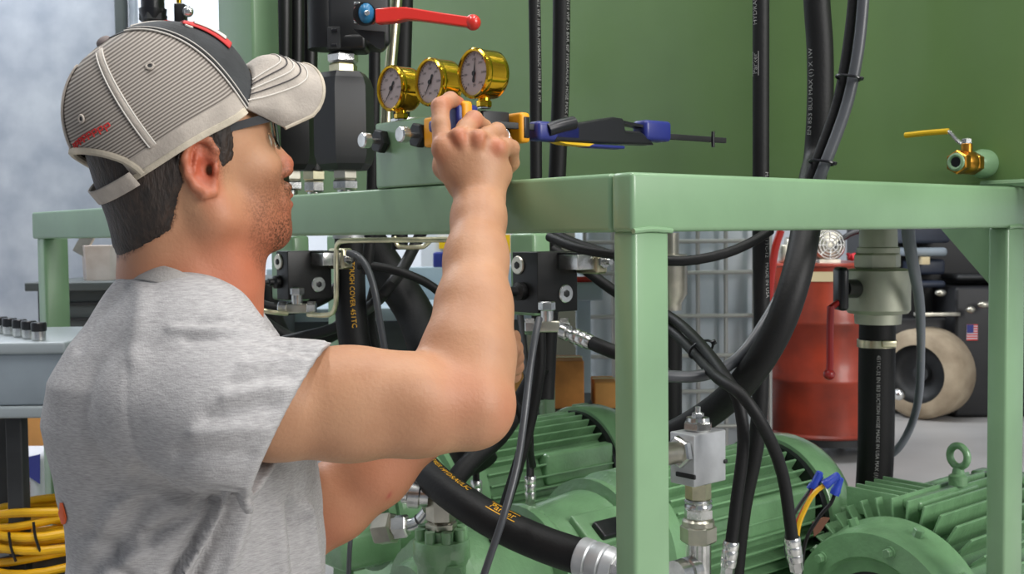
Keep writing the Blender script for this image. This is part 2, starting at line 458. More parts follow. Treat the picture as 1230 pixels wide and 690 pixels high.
# other hoses below the beam
hose('black hose sagging just under the right beam', [P(925, 277, 1.6), P(905, 290, 1.58), P(870, 305, 1.56), P(820, 314, 1.55), P(770, 310, 1.56), P(700, 300, 1.62), P(660, 285, 1.7)], R(12, 1.57))
pA = [P(790, 372, 1.9), P(815, 388, 1.85), P(840, 412, 1.72), P(868, 448, 1.57), P(886, 480, 1.53), P(893, 530, 1.52), P(885, 600, 1.52), P(878, 655, 1.52)]
pB = [P(790, 384, 1.9), P(812, 402, 1.85), P(836, 426, 1.72), P(862, 454, 1.56), P(890, 474, 1.495), P(918, 515, 1.49), P(940, 570, 1.51), P(952, 650, 1.52)]
hA = hose('upper black hose of crossing pair ending left of the motor', pA, .0085)
hB = hose('lower black hose of crossing pair ending by the blue wire nuts', pB, .0085)
def crimp(mb, a, d, r, L):
    return mb.lathe(a, d, [(0, r * .9), (.002, r), (L * .3, r), (L * .34, r * .93), (L * .4, r), (L * .66, r), (L * .7, r * .93), (L * .76, r), (L, r * .92)], 20)
for hh, pp in ((hA, pA), (hB, pB)):
    d = (pp[-1] - pp[-2]).normalized(); mb = MB(); crimp(mb, pp[-1] - d * .005, d, .0112, .035)
    hexa(mb, pp[-1] + d * .03, pp[-1] + d * .045, .0095); mb.lathe(pp[-1] + d * .045, d, [(0, .006), (.05, .006)], 14)
    mb.obj('crimped_fitting', zinc, hh)
tz = P(842, 420, 1.71)
z_ = thing('zip_tie', 'black zip tie around the crossing pair of hoses', 'zip tie', tz)
d1 = (P(868, 450, 1.57) - P(815, 395, 1.83)).normalized(); n1 = d1.cross(Vector((0, 1, 0))).normalized(); n2 = d1.cross(n1)
MB().tube([tz + n1 * .020 * math.cos(q) + n2 * .0115 * math.sin(q) for q in [2 * PI * k / 18 for k in range(18)]], .002, 6, closed=True, step=-1).obj('strap', blackp, z_)
MB().box(tz + n1 * .022 * (1 if n1.z > 0 else -1), (.008, .007, .007), (n1, n2, d1), .001).obj('lock_head', blackp, z_)

# white pvc-like pipe behind corner post
pt = thing('ball_valve', 'pale steel valve body just right of the corner post', 'valve', P(812, 370, 2.4))
mb = MB(); mb.lathe(P(806, 280, 2.4), (0, 0, -1), [(0, .017), (.045, .017), (.046, .034), (.13, .034), (.15, .022), (.165, .022)], 24); mb.obj('valve_body', steel, pt)
mb = MB(); mb.cyl(P(806, 388, 2.4), P(806, 720, 2.4), .0235); mb.obj('hose_body', rubber, pt)
# ------------------------------------------------------------------ big ball valve and hose at right
Yv = 2.42
vx = 1054
def zat(y, Y=Yv, x=vx): return P(x, y, Y).z
def lp(y, wpx, Y=Yv): return (zat(277) - zat(y), R(wpx, Y))
top = P(vx + 1, 277, Yv) + Z * .02
top.z = zat(277)
bvv = thing('suction_ball_valve', 'large pale steel ball valve with black bracket hanging under right beam', 'valve', P(vx, 390, Yv))
mb = MB(); mb.lathe(top + Z * .0, -Z, [(-.02, R(42, Yv)), lp(277, 44)[:1] + (R(44, Yv),), lp(297, 45), lp(298, 50), lp(304, 50)], 32)
mb.obj('pipe_nipple', caststeel, bvv)
mb = MB(); hexa(mb, P(vx, 303, Yv), P(vx, 324, Yv), R(56, Yv)); mb.obj('union_nut', caststeel, bvv)
mb = MB(); mb.lathe(top, -Z, [lp(323, 66), lp(325, 76), lp(372, 76), lp(376, 70), lp(377, 56), lp(389, 54)], 20, rot=.2); mb.obj('valve_body', caststeel, bvv, smooth=30)
mb = MB(); mb.box(P(1010, 347, 2.33), (.022, .05, .09), ch=.008); mb.cyl(P(1012, 347, 2.35), P(1040, 347, 2.42), .02); mb.obj('stem_bracket', blackp, bvv)
mb = MB(); mb.tube([P(998, 368, 2.3), P(997, 400, 2.3), P(997, 435, 2.3), P(996, 450, 2.3)], .0075, 10); mb.sph(P(996, 450, 2.3), .012); mb.tube([P(998, 370, 2.3), P(1003, 366, 2.31), P(1010, 362, 2.32)], .0065, 8); mb.obj('lever', mat('dark_red_paint', (150, 26, 26), .35, coat=.4), bvv)
bh = [P(vx, 386, Yv), P(vx - 1, 450, Yv), P(vx - 2, 540, Yv), P(vx - 6, 620, Yv), P(vx - 10, 760, Yv)]
h = hose('very thick black suction hose hanging vertically below the large valve', bh, R(43, Yv), n=28, name='suction_hose')
wrap_text('451TC-32 EN 853 SUCTION HOSE MADE IN USA MAX (1) X 1W', .0105, bh, R(43, Yv), .07, h, white, phi=.1, flip=False)
mb = MB(); mb.lathe(P(vx - 1, 408, Yv), -Z, [(0, R(46, Yv)), (.016, R(46, Yv))], 32); mb.box(P(vx + 6, 411, Yv) + Vector((0, -.044, 0)), (.03, .008, .014), ch=.002)
mb.obj('hose_clamp', yzinc, h)
gpts = [P(1090, 265, 2.3), P(1092, 290, 2.3), P(1098, 325, 2.3), P(1105, 370, 2.35), P(1106, 430, 2.4), P(1103, 480, 2.45), P(1093, 515, 2.5), P(1078, 540, 2.52), P(1060, 552, 2.55)]
h = hose('light grey hose curving down right of the thick suction hose', gpts, lambda t: R(16 - 6 * min(1, t * 2.2), 2.35), lighthose)
wrap_text('451TC-4 EN 857 MAX (1) X 1W', .006, gpts, R(10, 2.35) , .25, h, white, phi=0.1)

# ------------------------------------------------------------------ far background
YD = 5.54
dc = P(990, 420, YD)
dz0 = P(990, 517, YD).z; dz1 = P(990, 315, YD).z
dr = thing('oil_drum', 'rust red steel oil drum behind the hoses at right', 'drum', (dc.x, YD, dz0))
prof = []
H = dz1 - dz0; rr = .292
for f, r_ in ((0, rr), (.012, rr + .008), (.025, rr), (.30, rr), (.32, rr + .011), (.34, rr + .011), (.36, rr), (.63, rr), (.65, rr + .011), (.67, rr + .011), (.69, rr), (.975, rr), (.988, rr + .008), (1.0, rr + .004)):
    prof.append((f * H, r_))
mb = MB(); mb.lathe((dc.x, YD, dz0), Z, prof, 48); mb.obj('drum_shell', drum, dr)
mb = MB(); a0 = -2.0
vs = []; fs = []
for i in range(13):
    a = -2.05 + .75 * i / 12
    for zz in (.90, .955):
        vs.append((dc.x + (rr + .003) * math.cos(a), YD + (rr + .003) * math.sin(a), dz0 + zz * H))
fs = [(2 * i, 2 * i + 2, 2 * i + 3, 2 * i + 1) for i in range(12)]
mb.add(vs, fs); mb.obj('tape_label', cream, dr)
dl = thing('drum_dolly', 'low wheeled dolly carrying the red drum', 'dolly', (dc.x, YD, 0))
mb = MB(); mb.lathe((dc.x, YD, dz0 - .036), Z, [(0, .29), (.034, .29)], 32); mb.obj('dolly_deck', darkm, dl)
for i in range(4):
    a = PI / 4 + i * PI / 2 + .2; q = Vector((dc.x + .24 * math.cos(a), YD + .24 * math.sin(a), .04))
    mb = MB(); mb.cyl(q - Vector((.014, 0, 0)), q + Vector((.014, 0, 0)), .04, n=18); mb.box(q + Z * ((dz0 - .035 - .04) / 2 + .01), (.04, .03, dz0 - .035 - .05)); mb.obj('caster', blackp, dl)
# pump on the drum
q = P(993, 293, YD - .05); q.z = dz1
pm = thing('drum_pump', 'grey round ribbed motor pump standing on the red drum', 'pump', q)
c = q + Z * .085
mb = MB(); mb.lathe(c + Vector((0, -.06, 0)), (0, 1, 0), [(0, .06), (.01, .078), (.14, .078), (.15, .06)], 28); mb.obj('motor_housing', steel, pm)
mb = MB()
for r_ in (.02, .036, .052, .066): mb.torus(c + Vector((0, -.064, 0)), (0, 1, 0), r_, .003, 24, 6)
for k in range(8):
    d = Vector((math.cos(k * PI / 4), 0, math.sin(k * PI / 4))); mb.cyl(c + Vector((0, -.066, 0)) + d * .012, c + Vector((0, -.066, 0)) + d * .068, .003, n=6)
mb.obj('fan_grille', zinc, pm)
mb = MB(); mb.box(q + Vector((0, 0, .008)), (.1, .12, .016)); mb.cyl(c + Vector((-.07, 0, 0)), c + Vector((-.2, 0, 0)), .04, n=18); mb.box(c + Vector((-.2, 0, -.04)), (.06, .07, .09), ch=.01); mb.obj('pump_head', steel, pm)
mb = MB(); mb.tube([P(1000, 300, YD - .1), P(1015, 285, YD - .1), P(1030, 278, YD - .1), P(1050, 276, YD - .1)], .014, 10)
tag(mb.obj('cable', blackp), 'black cable curving over the red drum lid', 'cable')
# red cloth
vs = []; fs = []
for i in range(9):
    for j in range(5):
        q = Vector((P(1012, 300, YD).x + i * .014, YD - .18 + j * .03, dz1 + .012 + .02 * abs(math.sin(i * 1.3 + j)) + .012 * math.sin(j * 2)))
        vs.append(q)
for i in range(8):
    for j in range(4):
        fs.append((i * 5 + j, i * 5 + j + 1, i * 5 + j + 6, i * 5 + j + 5))
mb = MB(); mb.add(vs, fs); o = mb.obj('red_rag', mat('red_cloth', (210, 50, 60), .8)); md = o.modifiers.new('s', 'SOLIDIFY'); md.thickness = .006
tag(o, 'crumpled red rag lying on the red drum lid', 'rag')
mb = MB(); mb.tube([P(938, 277, 4.5), P(931, 300, 4.5), P(925, 345, 4.5), P(921, 400, 4.5), P(917, 440, 4.5), P(915, 480, 4.5), P(917, 530, 4.5), Vector((P(922, 575, 4.5).x, 4.5, .06)), Vector((P(930, 575, 4.5).x + .06, 4.45, .016)), Vector((P(930, 575, 4.5).x + .3, 4.4, .016))], .016, 10)
tag(mb.obj('air_hose', redp), 'thin bright red air hose hanging left of the drum', 'hose')

# IBC tote
x0 = P(700, 400, 4.6).x; x1 = P(926, 400, 4.6).x; zt = P(800, 262, 4.6).z; zb = .16
ib = thing('bulk_container', 'pale plastic bulk liquid container in a steel cage behind the post', 'container', ((x0 + x1) / 2, 5.1, 0))
MB().box(((x0 + x1) / 2, 5.12, (zt + zb) / 2), (x1 - x0 - .05, .95, zt - zb - .02), ch=.05).obj('plastic_bottle', ibcm, ib)
xs = [P(x, 400, 4.6).x for x in (703, 737, 771, 805, 838.5, 872, 906, 925)]
for x in xs:
    MB().cyl((x, 4.6, zb), (x, 4.6, zt), .009, n=10).obj('cage_bar', cage, ib)
for y in (290, 327.5, 379.5, 427, 470, 512):
    z = P(838, y, 4.6).z
    mb = MB(); mb.tube([(x0, 5.6, z), (x0, 4.62, z), (x0 + .02, 4.59, z), (x1 - .02, 4.59, z), (x1, 4.62, z), (x1, 5.6, z)], .009, 8, step=-1); mb.obj('cage_bar', cage, ib)
mb = MB()
for k in (0, .5, 1):
    mb.box((x0 + .05 + k * (x1 - x0 - .1), 5.1, .05), (.1, 1.0, .1))
mb.box(((x0 + x1) / 2, 5.1, .13), (x1 - x0, 1.0, .06)); mb.obj('pallet', bench, ib)

# machine (lift truck) at far right
YM = 6.5
mc = thing('lift_truck', 'dark industrial lift truck with beige tyre behind the frame at right', 'truck', (P(1130, 400, YM).x, YM, 0))
def mbox(x0, y0, x1, y1, Y, dpt, m_, name, ch=.02):
    a = P(x0, y0, Y); b = P(x1, y1, Y)
    return MB().box(((a.x + b.x) / 2, Y + dpt / 2, (a.z + b.z) / 2), (abs(b.x - a.x), dpt, abs(b.z - a.z)), ch=ch).obj(name, m_, mc)
mbox(1066, 382, 1330, 488, YM + .15, 1.2, machine, 'chassis')
mbox(1075, 225, 1340, 385, YM + .35, 1.0, machine, 'bodywork')
mbox(1090, 250, 1142, 292, YM + .1, .5, machine2, 'hood')
mbox(1092, 298, 1139, 308, YM + .08, .5, greybox, 'step_rail')
mbox(1098, 312, 1136, 330, YM + .16, .3, machine2, 'hood')
mbox(1108, 309, 1117, 318, YM + .06, .06, cream, 'label_plate', .002)
mbox(1092, 338, 1137, 346, YM + .1, .4, machine2, 'step_rail')
mbox(1100, 376, 1154, 380, YM - .02, .04, steel, 'step_bar', .004)
mbox(1150, 330, 1300, 336, YM + .1, .3, darkm, 'step_rail')
mbox(1148, 345, 1320, 500, YM + .0, .5, machine, 'counterweight')
for (x_, y_, o_, s_) in ((1130, 352, 0, 1.2), (1166, 372, .1, 1), (1182, 366, .1, 1.5)):
    MB().sph(P(x_, y_, YM - o_), .027, sc=(s_, 1, .8)).obj('fitting', steel, mc)
# flag sticker
fl = P(1161, 390, YM - .005); fr2 = P(1174, 409, YM - .005)
fx0, fx1, fz1, fz0 = fl.x, fr2.x, fl.z, fr2.z
fw, fh = fx1 - fx0, fz1 - fz0
MB().box(((fx0 + fx1) / 2, YM - .006, (fz0 + fz1) / 2), (fw, .004, fh)).obj('flag_sticker', paper, mc)
mb = MB()
for k in range(7):
    mb.box((fx0 + fw * (.5 + k) / 7 * 1.0 , YM - .009, (fz0 + fz1) / 2), (fw / 14, .002, fh))
mb = MB()
for k in range(0, 13, 2):
    mb.box(((fx0 + fx1) / 2, YM - .0085, fz1 - fh * (k + .5) / 13), (fw, .002, fh / 13))
mb.obj('flag_stripes', redp, mc)
MB().box((fx0 + fw * .3, YM - .0105, fz1 - fh * .27), (fw * .6, .002, fh * .52)).obj('flag_canton', blue, mc)
tcn = P(1108, 450, YM)
ta = Vector((-.72, -.69, 0)).normalized()
q = tcn; q.z = .265
mb = MB(); mb.lathe(q + ta * .08, -ta, [(0, .17), (.0, .235), (.03, .262), (.20, .262), (.23, .235), (.23, .17)], 48, cap=False); mb.obj('tyre', tyre, mc, smooth=50)
mb = MB(); mb.lathe(q + ta * .075, -ta, [(0, .172), (.05, .165), (.08, .12), (.09, .05), (.05, .045), (.05, .001)], 32, cap=False); mb.obj('wheel_hub', darkm, mc, smooth=50)
mb = MB(); mb.sph(P(1080, 474, YM - .1), .035); mb.obj('hub_bolt', zinc, mc)

# objects between post and container: bench stand, boxes
YS = 4.25
sn = thing('bench_stand', 'pale blue grey steel stand in front of the bulk container', 'stand', P(704, 620, YS))
a = P(690, 340, YS); b = P(724, 361, YS)
MB().box(((a.x + b.x) / 2, YS + .1, (a.z + b.z) / 2), (b.x - a.x, .25, a.z - b.z), ch=.008).obj('stand_head', palegrey, sn)
a = P(694, 361, YS); b = P(711, 361, YS)
MB().box(((a.x + b.x) / 2, YS + .1, b.z / 2), (b.x - a.x, .06, b.z), ch=.004).obj('stand_column', palegrey, sn)
a = P(692, 333, YS); b = P(720, 340, YS)
tag(MB().box(((a.x + b.x) / 2, YS + .1, (a.z + b.z) / 2), (b.x - a.x, .12, a.z - b.z - .001), ch=.006).obj('tool_case', redp), 'flat red case lying on the pale bench stand', 'case')
def crate(name, label, x0, y0, x1, y1, Y, dp, m_, cat):
    a = P(x0, y0, Y); b = P(x1, y1, Y)
    t = thing(name, label, cat, ((a.x + b.x) / 2, Y + dp / 2, b.z))
    w_ = b.x - a.x; h_ = a.z - b.z
    MB().box(((a.x + b.x) / 2, Y + dp / 2, (a.z + b.z) / 2), (w_, dp, h_), ch=.006).obj('carton', m_, t)
    MB().box(((a.x + b.x) / 2, Y + dp / 2, a.z + .003), (w_ * .99, dp * .15, .003)).obj('lid_tape', cream, t)
    return t
zc = P(684, 492, 3.7).z
sh = thing('storage_shelf', 'low grey shelf with cartons behind the first motor', 'shelf', (P(700, 492, 3.7).x, 3.9, 0))
xa = P(560, 492, 3.7).x; xb = P(745, 492, 3.7).x
MB().box(((xa + xb) / 2, 3.87, zc - .016), (xb - xa, .44, .03), ch=.003).obj('shelf_board', bench, sh)
for x in (xa + .03, xb - .03):
    for y in (3.7, 4.05): MB().box((x, y, (zc - .03) / 2), (.04, .04, zc - .03)).obj('leg', bench, sh)
crate('plywood_crate', 'orange brown wooden crate left of the bench stand', 663, 434, 702, 491.5, 3.7, .18, card2, 'crate')
crate('cardboard_box', 'light brown cardboard box right of the bench stand', 714, 460, 742, 491.5, 3.72, .18, card, 'box')
crate('cardboard_box', 'brown cardboard box behind the lower arm of the worker', 575, 450, 640, 491.5, 3.75, .18, card, 'box')

# far workbench with bins seen beneath the left beam
YB = 4.9
wb = thing('workbench', 'pale grey workbench under the left beam far behind', 'workbench', (P(470, 400, YB).x, YB + .4, 0))
a = P(285, 372, YB); b = P(640, 384, YB)
MB().box(((a.x + b.x) / 2, YB + .35, (a.z + b.z) / 2), (b.x - a.x, .7, a.z - b.z), ch=.006).obj('worktop', palegrey, wb)
a = P(285, 328, YB); b = P(640, 372, YB)
MB().box(((a.x + b.x) / 2, YB + .62, (a.z + b.z) / 2 + .0), (b.x - a.x, .08, a.z - b.z + .0), ch=.006).obj('back_panel', palegrey, wb)
a = P(285, 384, YB); b = P(640, 384, YB)
MB().box(((a.x + b.x) / 2, YB + .38, a.z - .25), (b.x - a.x - .05, .6, .5), ch=.006).obj('cabinet', bench, wb)
for x in (a.x + .06, b.x - .06): MB().box((x, YB + .1, (a.z - .5) / 2), (.06, .06, a.z - .5)).obj('leg', bench, wb)
def flatbox(name, label, x0, y0, x1, y1, Y, dp, m_, cat, ch=.005):
    a = P(x0, y0, Y); b = P(x1, y1, Y)
    return tag(MB().box(((a.x + b.x) / 2, Y + dp / 2, (a.z + b.z) / 2), (b.x - a.x, dp, a.z - b.z), ch=ch).obj(name, m_), label, cat)
tb = P(500, 328, YB + .6).z
def onbench(name, label, x0, x1, y0, m_, cat, dp=.1, Y=YB + .585, zb_=None):
    a = P(x0, y0, Y); b = P(x1, y0, Y); z0 = zb_ if zb_ is not None else P(500, 328, YB).z + .001
    return tag(MB().box(((a.x + b.x) / 2, Y + dp / 2 - .02, (a.z + z0) / 2), (b.x - a.x, dp - .03, a.z - z0), ch=.01).obj(name, m_), label, cat)
onbench('storage_bin', 'dark blue storage bin on the far workbench ledge', 520, 536, 303, blue, 'bin')
onbench('storage_bin', 'small black bin on the far workbench ledge', 452, 470, 305, blackp, 'bin')
# wall board with yellow signs
ws = thing('notice_board', 'white wall board with yellow edge strips behind the raised arm', 'board', (P(570, 300, 6.2).x, 6.2, .9))
a = P(505, 262, 6.2); b = P(620, 322, 6.2)
MB().box(((a.x + b.x) / 2, 6.22, (a.z + b.z) / 2), (b.x - a.x, .02, a.z - b.z)).obj('board_panel', wallw, ws)
for (x0_, x1_, y0_, y1_) in ((527, 536, 286, 299), (604, 613, 282, 304)):
    a = P(x0_, y0_, 6.18); b = P(x1_, y1_, 6.18)
    MB().box(((a.x + b.x) / 2, 6.195, (a.z + b.z) / 2), (b.x - a.x, .02, a.z - b.z)).obj('yellow_strip', yellow, ws)
mb = MB(); 
for x in (510, 618): 
    a = P(x, 322, 6.2); mb.box((a.x, 6.24, a.z / 2), (.04, .04, a.z))
mb.obj('stand_leg', bench, ws)

a = P(622, 262, 6.7); b = P(702, 300, 6.7)
mct = thing('metal_cabinet', 'dark olive grey cabinet far behind the right pilot block', 'cabinet', ((a.x + b.x) / 2, 6.9, 0))
MB().box(((a.x + b.x) / 2, 6.9, a.z / 2 + .01), (b.x - a.x, .4, a.z - .02), ch=.01).obj('cabinet_body', mat('olive_grey', (84, 84, 70), .6), mct)
for sx in (-1, 1): MB().box(((a.x + b.x) / 2 + sx * (b.x - a.x) * .24, 6.69, a.z / 2 + .01), ((b.x - a.x) * .46, .02, a.z - .08), ch=.005).obj('door', bpy.data.materials['olive_grey'], mct)

# left: bench with bucket, cart
YL = 4.3
lb = thing('steel_bench', 'dark grey steel bench behind the far left frame post', 'bench', (P(80, 400, YL).x, YL + .3, 0))
a = P(29, 340, YL); b = P(330, 347, YL)
MB().box(((a.x + b.x) / 2, YL + .3, (a.z + b.z) / 2), (b.x - a.x, .6, a.z - b.z), ch=.005).obj('worktop', bench, lb)
a = P(34, 347, YL); b = P(320, 420, YL)
MB().box(((a.x + b.x) / 2, YL + .33, (a.z + b.z) / 2), (b.x - a.x, .5, a.z - b.z), ch=.004).obj('drawer_unit', bench, lb)
for y in (366, 385):
    q = P(100, y, YL); MB().box(((a.x + b.x) / 2, YL + .075, q.z), (b.x - a.x - .02, .02, .012), ch=.003).obj('drawer_rail', darkm, lb)
for x in (a.x + .04, b.x - .04):
    for y in (YL + .1, YL + .5): MB().box((x, y, b.z / 2), (.05, .05, b.z)).obj('leg', bench, lb)
a = P(83, 296, YL + .1); b = P(133, 340, YL + .1); q = P(108, 338, YL + .1)
bz = P(100, 340, YL).z + .0005
bk = thing('white_bucket', 'off-white weathered carton tub standing on steel bench', 'tub', (q.x, YL + .22, bz))
mb = MB(); r0 = (b.x - a.x) / 2
mb.lathe((q.x, YL + .22, bz), Z, [(0, r0 * .92), (.005, r0 * .94), (a.z - bz - .03, r0), (a.z - bz, r0 * 1.03), (a.z - bz + .002, r0 * .97), (a.z - bz - .03, r0 * .94)], 5, rot=.5)
mb.obj('tub_wall', bucket, bk, smooth=20)
mb = MB(); q2 = P(104, 294, YL + .2); mb.box(q2 + Z * .02, (.05, .02, .13), (Vector((.85, 0, -.5)), Vector((0, 1, 0)), Vector((.5, 0, .85)))); tag(mb.obj('metal_bar', steel), 'flat steel bar sticking out of the white tub', 'bar')

YC = 2.25
ct = thing('tool_cart', 'blue grey enamel tool cart at the left edge of photo', 'cart', (P(20, 600, YC).x - .1, YC + .2, 0))
a = P(-120, 412, YC); b = P(78, 412, YC); za = P(20, 412, YC).z; zb2 = P(20, 489, YC).z
cx = (a.x + b.x) / 2; cw = b.x - a.x
MB().box((cx, YC + .2, za - .012), (cw, .4, .024), ch=.006).obj('tray_rim', greylight, ct)
MB().box((cx, YC + .2, (za + zb2) / 2 - .01), (cw - .02, .38, za - zb2 - .022), ch=.004).obj('tray_body', greybox, ct)
MB().box((cx, YC + .2, zb2 - .012), (cw, .4, .024), ch=.005).obj('tray_rim', greylight, ct)
for x in (cx - cw / 2 + .03, P(11, 560, YC).x):
    for y in (YC + .04, YC + .37): MB().box((x, y, (zb2 - .03) / 2 + .03), (.034, .034, zb2 - .03), ch=.004).obj('leg', darkm, ct)
zs = P(20, 692, YC).z
MB().box((cx, YC + .2, zs - .02), (cw, .42, .02), ch=.004).obj('lower_shelf', darkm, ct)
for x in (cx - cw / 2 + .03, P(11, 560, YC).x):
    for y in (YC + .04, YC + .37): MB().cyl((x - .015, y, .03), (x + .015, y, .03), .03, n=18).obj('caster', blackp, ct)
for i, x in enumerate((47, 35, 24, 12, 1)):
    q = P(x, 407, YC + .05 + i * .045); q.z = za + .0005
    s_ = thing('socket', ('chrome and black socket, %s of the row on the cart' % ('nearest the worker', 'second from the worker', 'middle one', 'fourth from the worker', 'at the photo edge')[i]), 'socket', q, 'sockets standing on the tool cart')
    MB().lathe(q, Z, [(0, .0125), (.001, .0135), (.018, .0135), (.019, .0125)], 20).obj('chrome_base', zinc, s_)
    MB().lathe(q + Z * .0185, Z, [(0, .0145), (.002, .0155), (.016, .0155), (.018, .014)], 20).obj('black_cap', blackp, s_)
# yellow coil
cc = P(8, 660, YC - .08); 
zc0 = zs - .01
co = thing('yellow_cable_coil', 'coiled bright yellow cable at the lower left beside the worker', 'cable', (cc.x, YC + .12, zc0))
mb = MB()
pts = []
for k in range(9 * 24):
    t = k / 24 * 2 * PI; lay = k / 24
    rr_ = .135 + .014 * math.sin(lay * 2.1) ; 
    pts.append(Vector((cc.x + rr_ * math.cos(t) * 1.0, YC + .12 + rr_ * .8 * math.sin(t), zc0 + .014 + lay * .0125 + .007 * math.sin(t * 1.0 + lay) + .006 * math.sin(t * 2 + lay * 2))))
mb.tube(pts, .009, 10, step=-1); mb.obj('cable_loop', cable, co)
for k in range(2):
    q = Vector((cc.x + (.02 if k else -.03), YC + .12 - .108, zc0 + .07 + .02 * k))
    MB().tube([q + Vector((0, -.014, .03)), q + Vector((.006, -.02, 0)), q + Vector((.012, -.014, -.03))], .003, 6).obj('cable_tie', blackp, co)
# bag behind cart
YG = 3.0
bg = thing('paper_bag', 'white and blue printed bag low behind the cart leg', 'bag', P(20, 625, YG))
a = P(-10, 548, YG); b = P(50, 640, YG)
mb = MB(); mb.box(((a.x + b.x) / 2, YG + .08, (a.z + b.z) / 2), (b.x - a.x, .16, a.z - b.z), ch=.02); mb.obj('bag_body', paper, bg)
mb = MB(); mb.prism([P(22, 552, YG - .003), P(48, 546, YG - .003), P(48, 582, YG - .003), P(24, 566, YG - .003)], Vector((0, .002, 0))); mb.obj('blue_print', bagblue, bg); mb = MB(); mb.prism([P(-6, 575, YG - .003), P(3, 575, YG - .003), P(3, 592, YG - .003), P(-6, 592, YG - .003)], Vector((0, .002, 0))); mb.obj('blue_print', bagblue, bg)
mb = MB(); mb.prism([P(40, 617, YG - .003), P(49, 611, YG - .003), P(49, 618, YG - .003)], Vector((0, .002, 0))); mb.obj('red_print', redp, bg); mb = MB(); mb.prism([P(-4, 590, YG - .003), P(3, 592, YG - .003), P(3, 604, YG - .003), P(-4, 602, YG - .003)], Vector((0, .002, 0))); mb.obj('red_print', redp, bg)
mb = MB()
for k in range(5): mb.prism([P(24, 572 + k * 5, YG - .003), P(36, 580 + k * 4, YG - .003), P(36, 581.5 + k * 4, YG - .003), P(24, 573.5 + k * 5, YG - .003)], Vector((0, .002, 0)))
mb.obj('text_lines', mat('pink_print', (210, 150, 150), .6), bg)
bs = thing('cardboard_box', 'tall brown cardboard carton behind the cart legs', 'box', (P(20, 500, 3.3).x, 3.5, 0))
a = P(-60, 470, 3.3); b = P(62, 500, 3.3)
MB().box(((a.x + b.x) / 2, 3.5, a.z / 2), (b.x - a.x, .38, a.z), ch=.006).obj('carton', card, bs)
MB().box(((a.x + b.x) / 2, 3.3, a.z / 2), (.05, .004, a.z * .98)).obj('lid_tape', cream, bs)
pl = thing('low_stool', 'low dark stool that carries the printed bag', 'stool', (P(20, 640, YG).x, YG + .08, 0))
zz = P(20, 640, YG).z - .001
MB().box((P(20, 640, YG).x, YG + .08, zz - .015), (.2, .2, .03)).obj('stool_seat', bench, pl)
for sx in (-1, 1):
    for sy in (-1, 1): MB().box((P(20, 640, YG).x + sx * .08, YG + .08 + sy * .08, (zz - .03) / 2), (.03, .03, zz - .03)).obj('leg', bench, pl)
# ------------------------------------------------------------------ gauges, manifold, knobs
nU = -DU
tR = (on_w(571, 150, 0.0) - C0).dot(DV); tL = (on_w(450, 150, 0.0) - C0).dot(DV)
zT = on_w(450, 148.5, 0.0).z
mf = thing('gauge_manifold', 'green faced block on the left beam carrying the three gauges', 'manifold', W(.03, (tL + tR) / 2, BT))
fbox(MB(), .0, .012, tR + .001, tL, BT + .0005, zT, .004).obj('front_plate', green, mf)
fbox(MB(), .0125, .058, tR, tL - .004, BT + .0005, zT - .001, .002).obj('manifold_block', anodh, mf)
p = on_w(456, 143, .03)
fbox(MB(), .02, .05, tL - .045, tL - .01, zT, zT + .008, .002).obj('end_plug', zinc, mf)
for x, y in ((457, 170), (503, 163)):
    q = on_w(x + 4, y, -.002)
    k = thing('adjusting_screw', ('left' if x < 480 else 'right') + ' chrome adjusting screw with black lock nut on green plate', 'screw', q)
    mb = MB(); hexa(mb, q, q + nU * .013, .0178, .3); mb.obj('lock_nut', anod, k)
    MB().cyl(q + nU * .012, q + nU * .03, .0042).obj('shaft', zinc, k)
    MB().lathe(q + nU * .024, nU, [(0, .009), (.002, .0112), (.012, .0112), (.014, .0095)], 24).obj('knob_cap', zinc, k)
for x, y in ((498, 221), (462, 224)):
    pass
dialm = mat('dial_face', (168, 154, 152), .7)
glassm = mat('gauge_glass', (255, 255, 255), .02, trans=1.0)
glassm.node_tree.nodes['Principled BSDF'].inputs['IOR'].default_value = 1.1
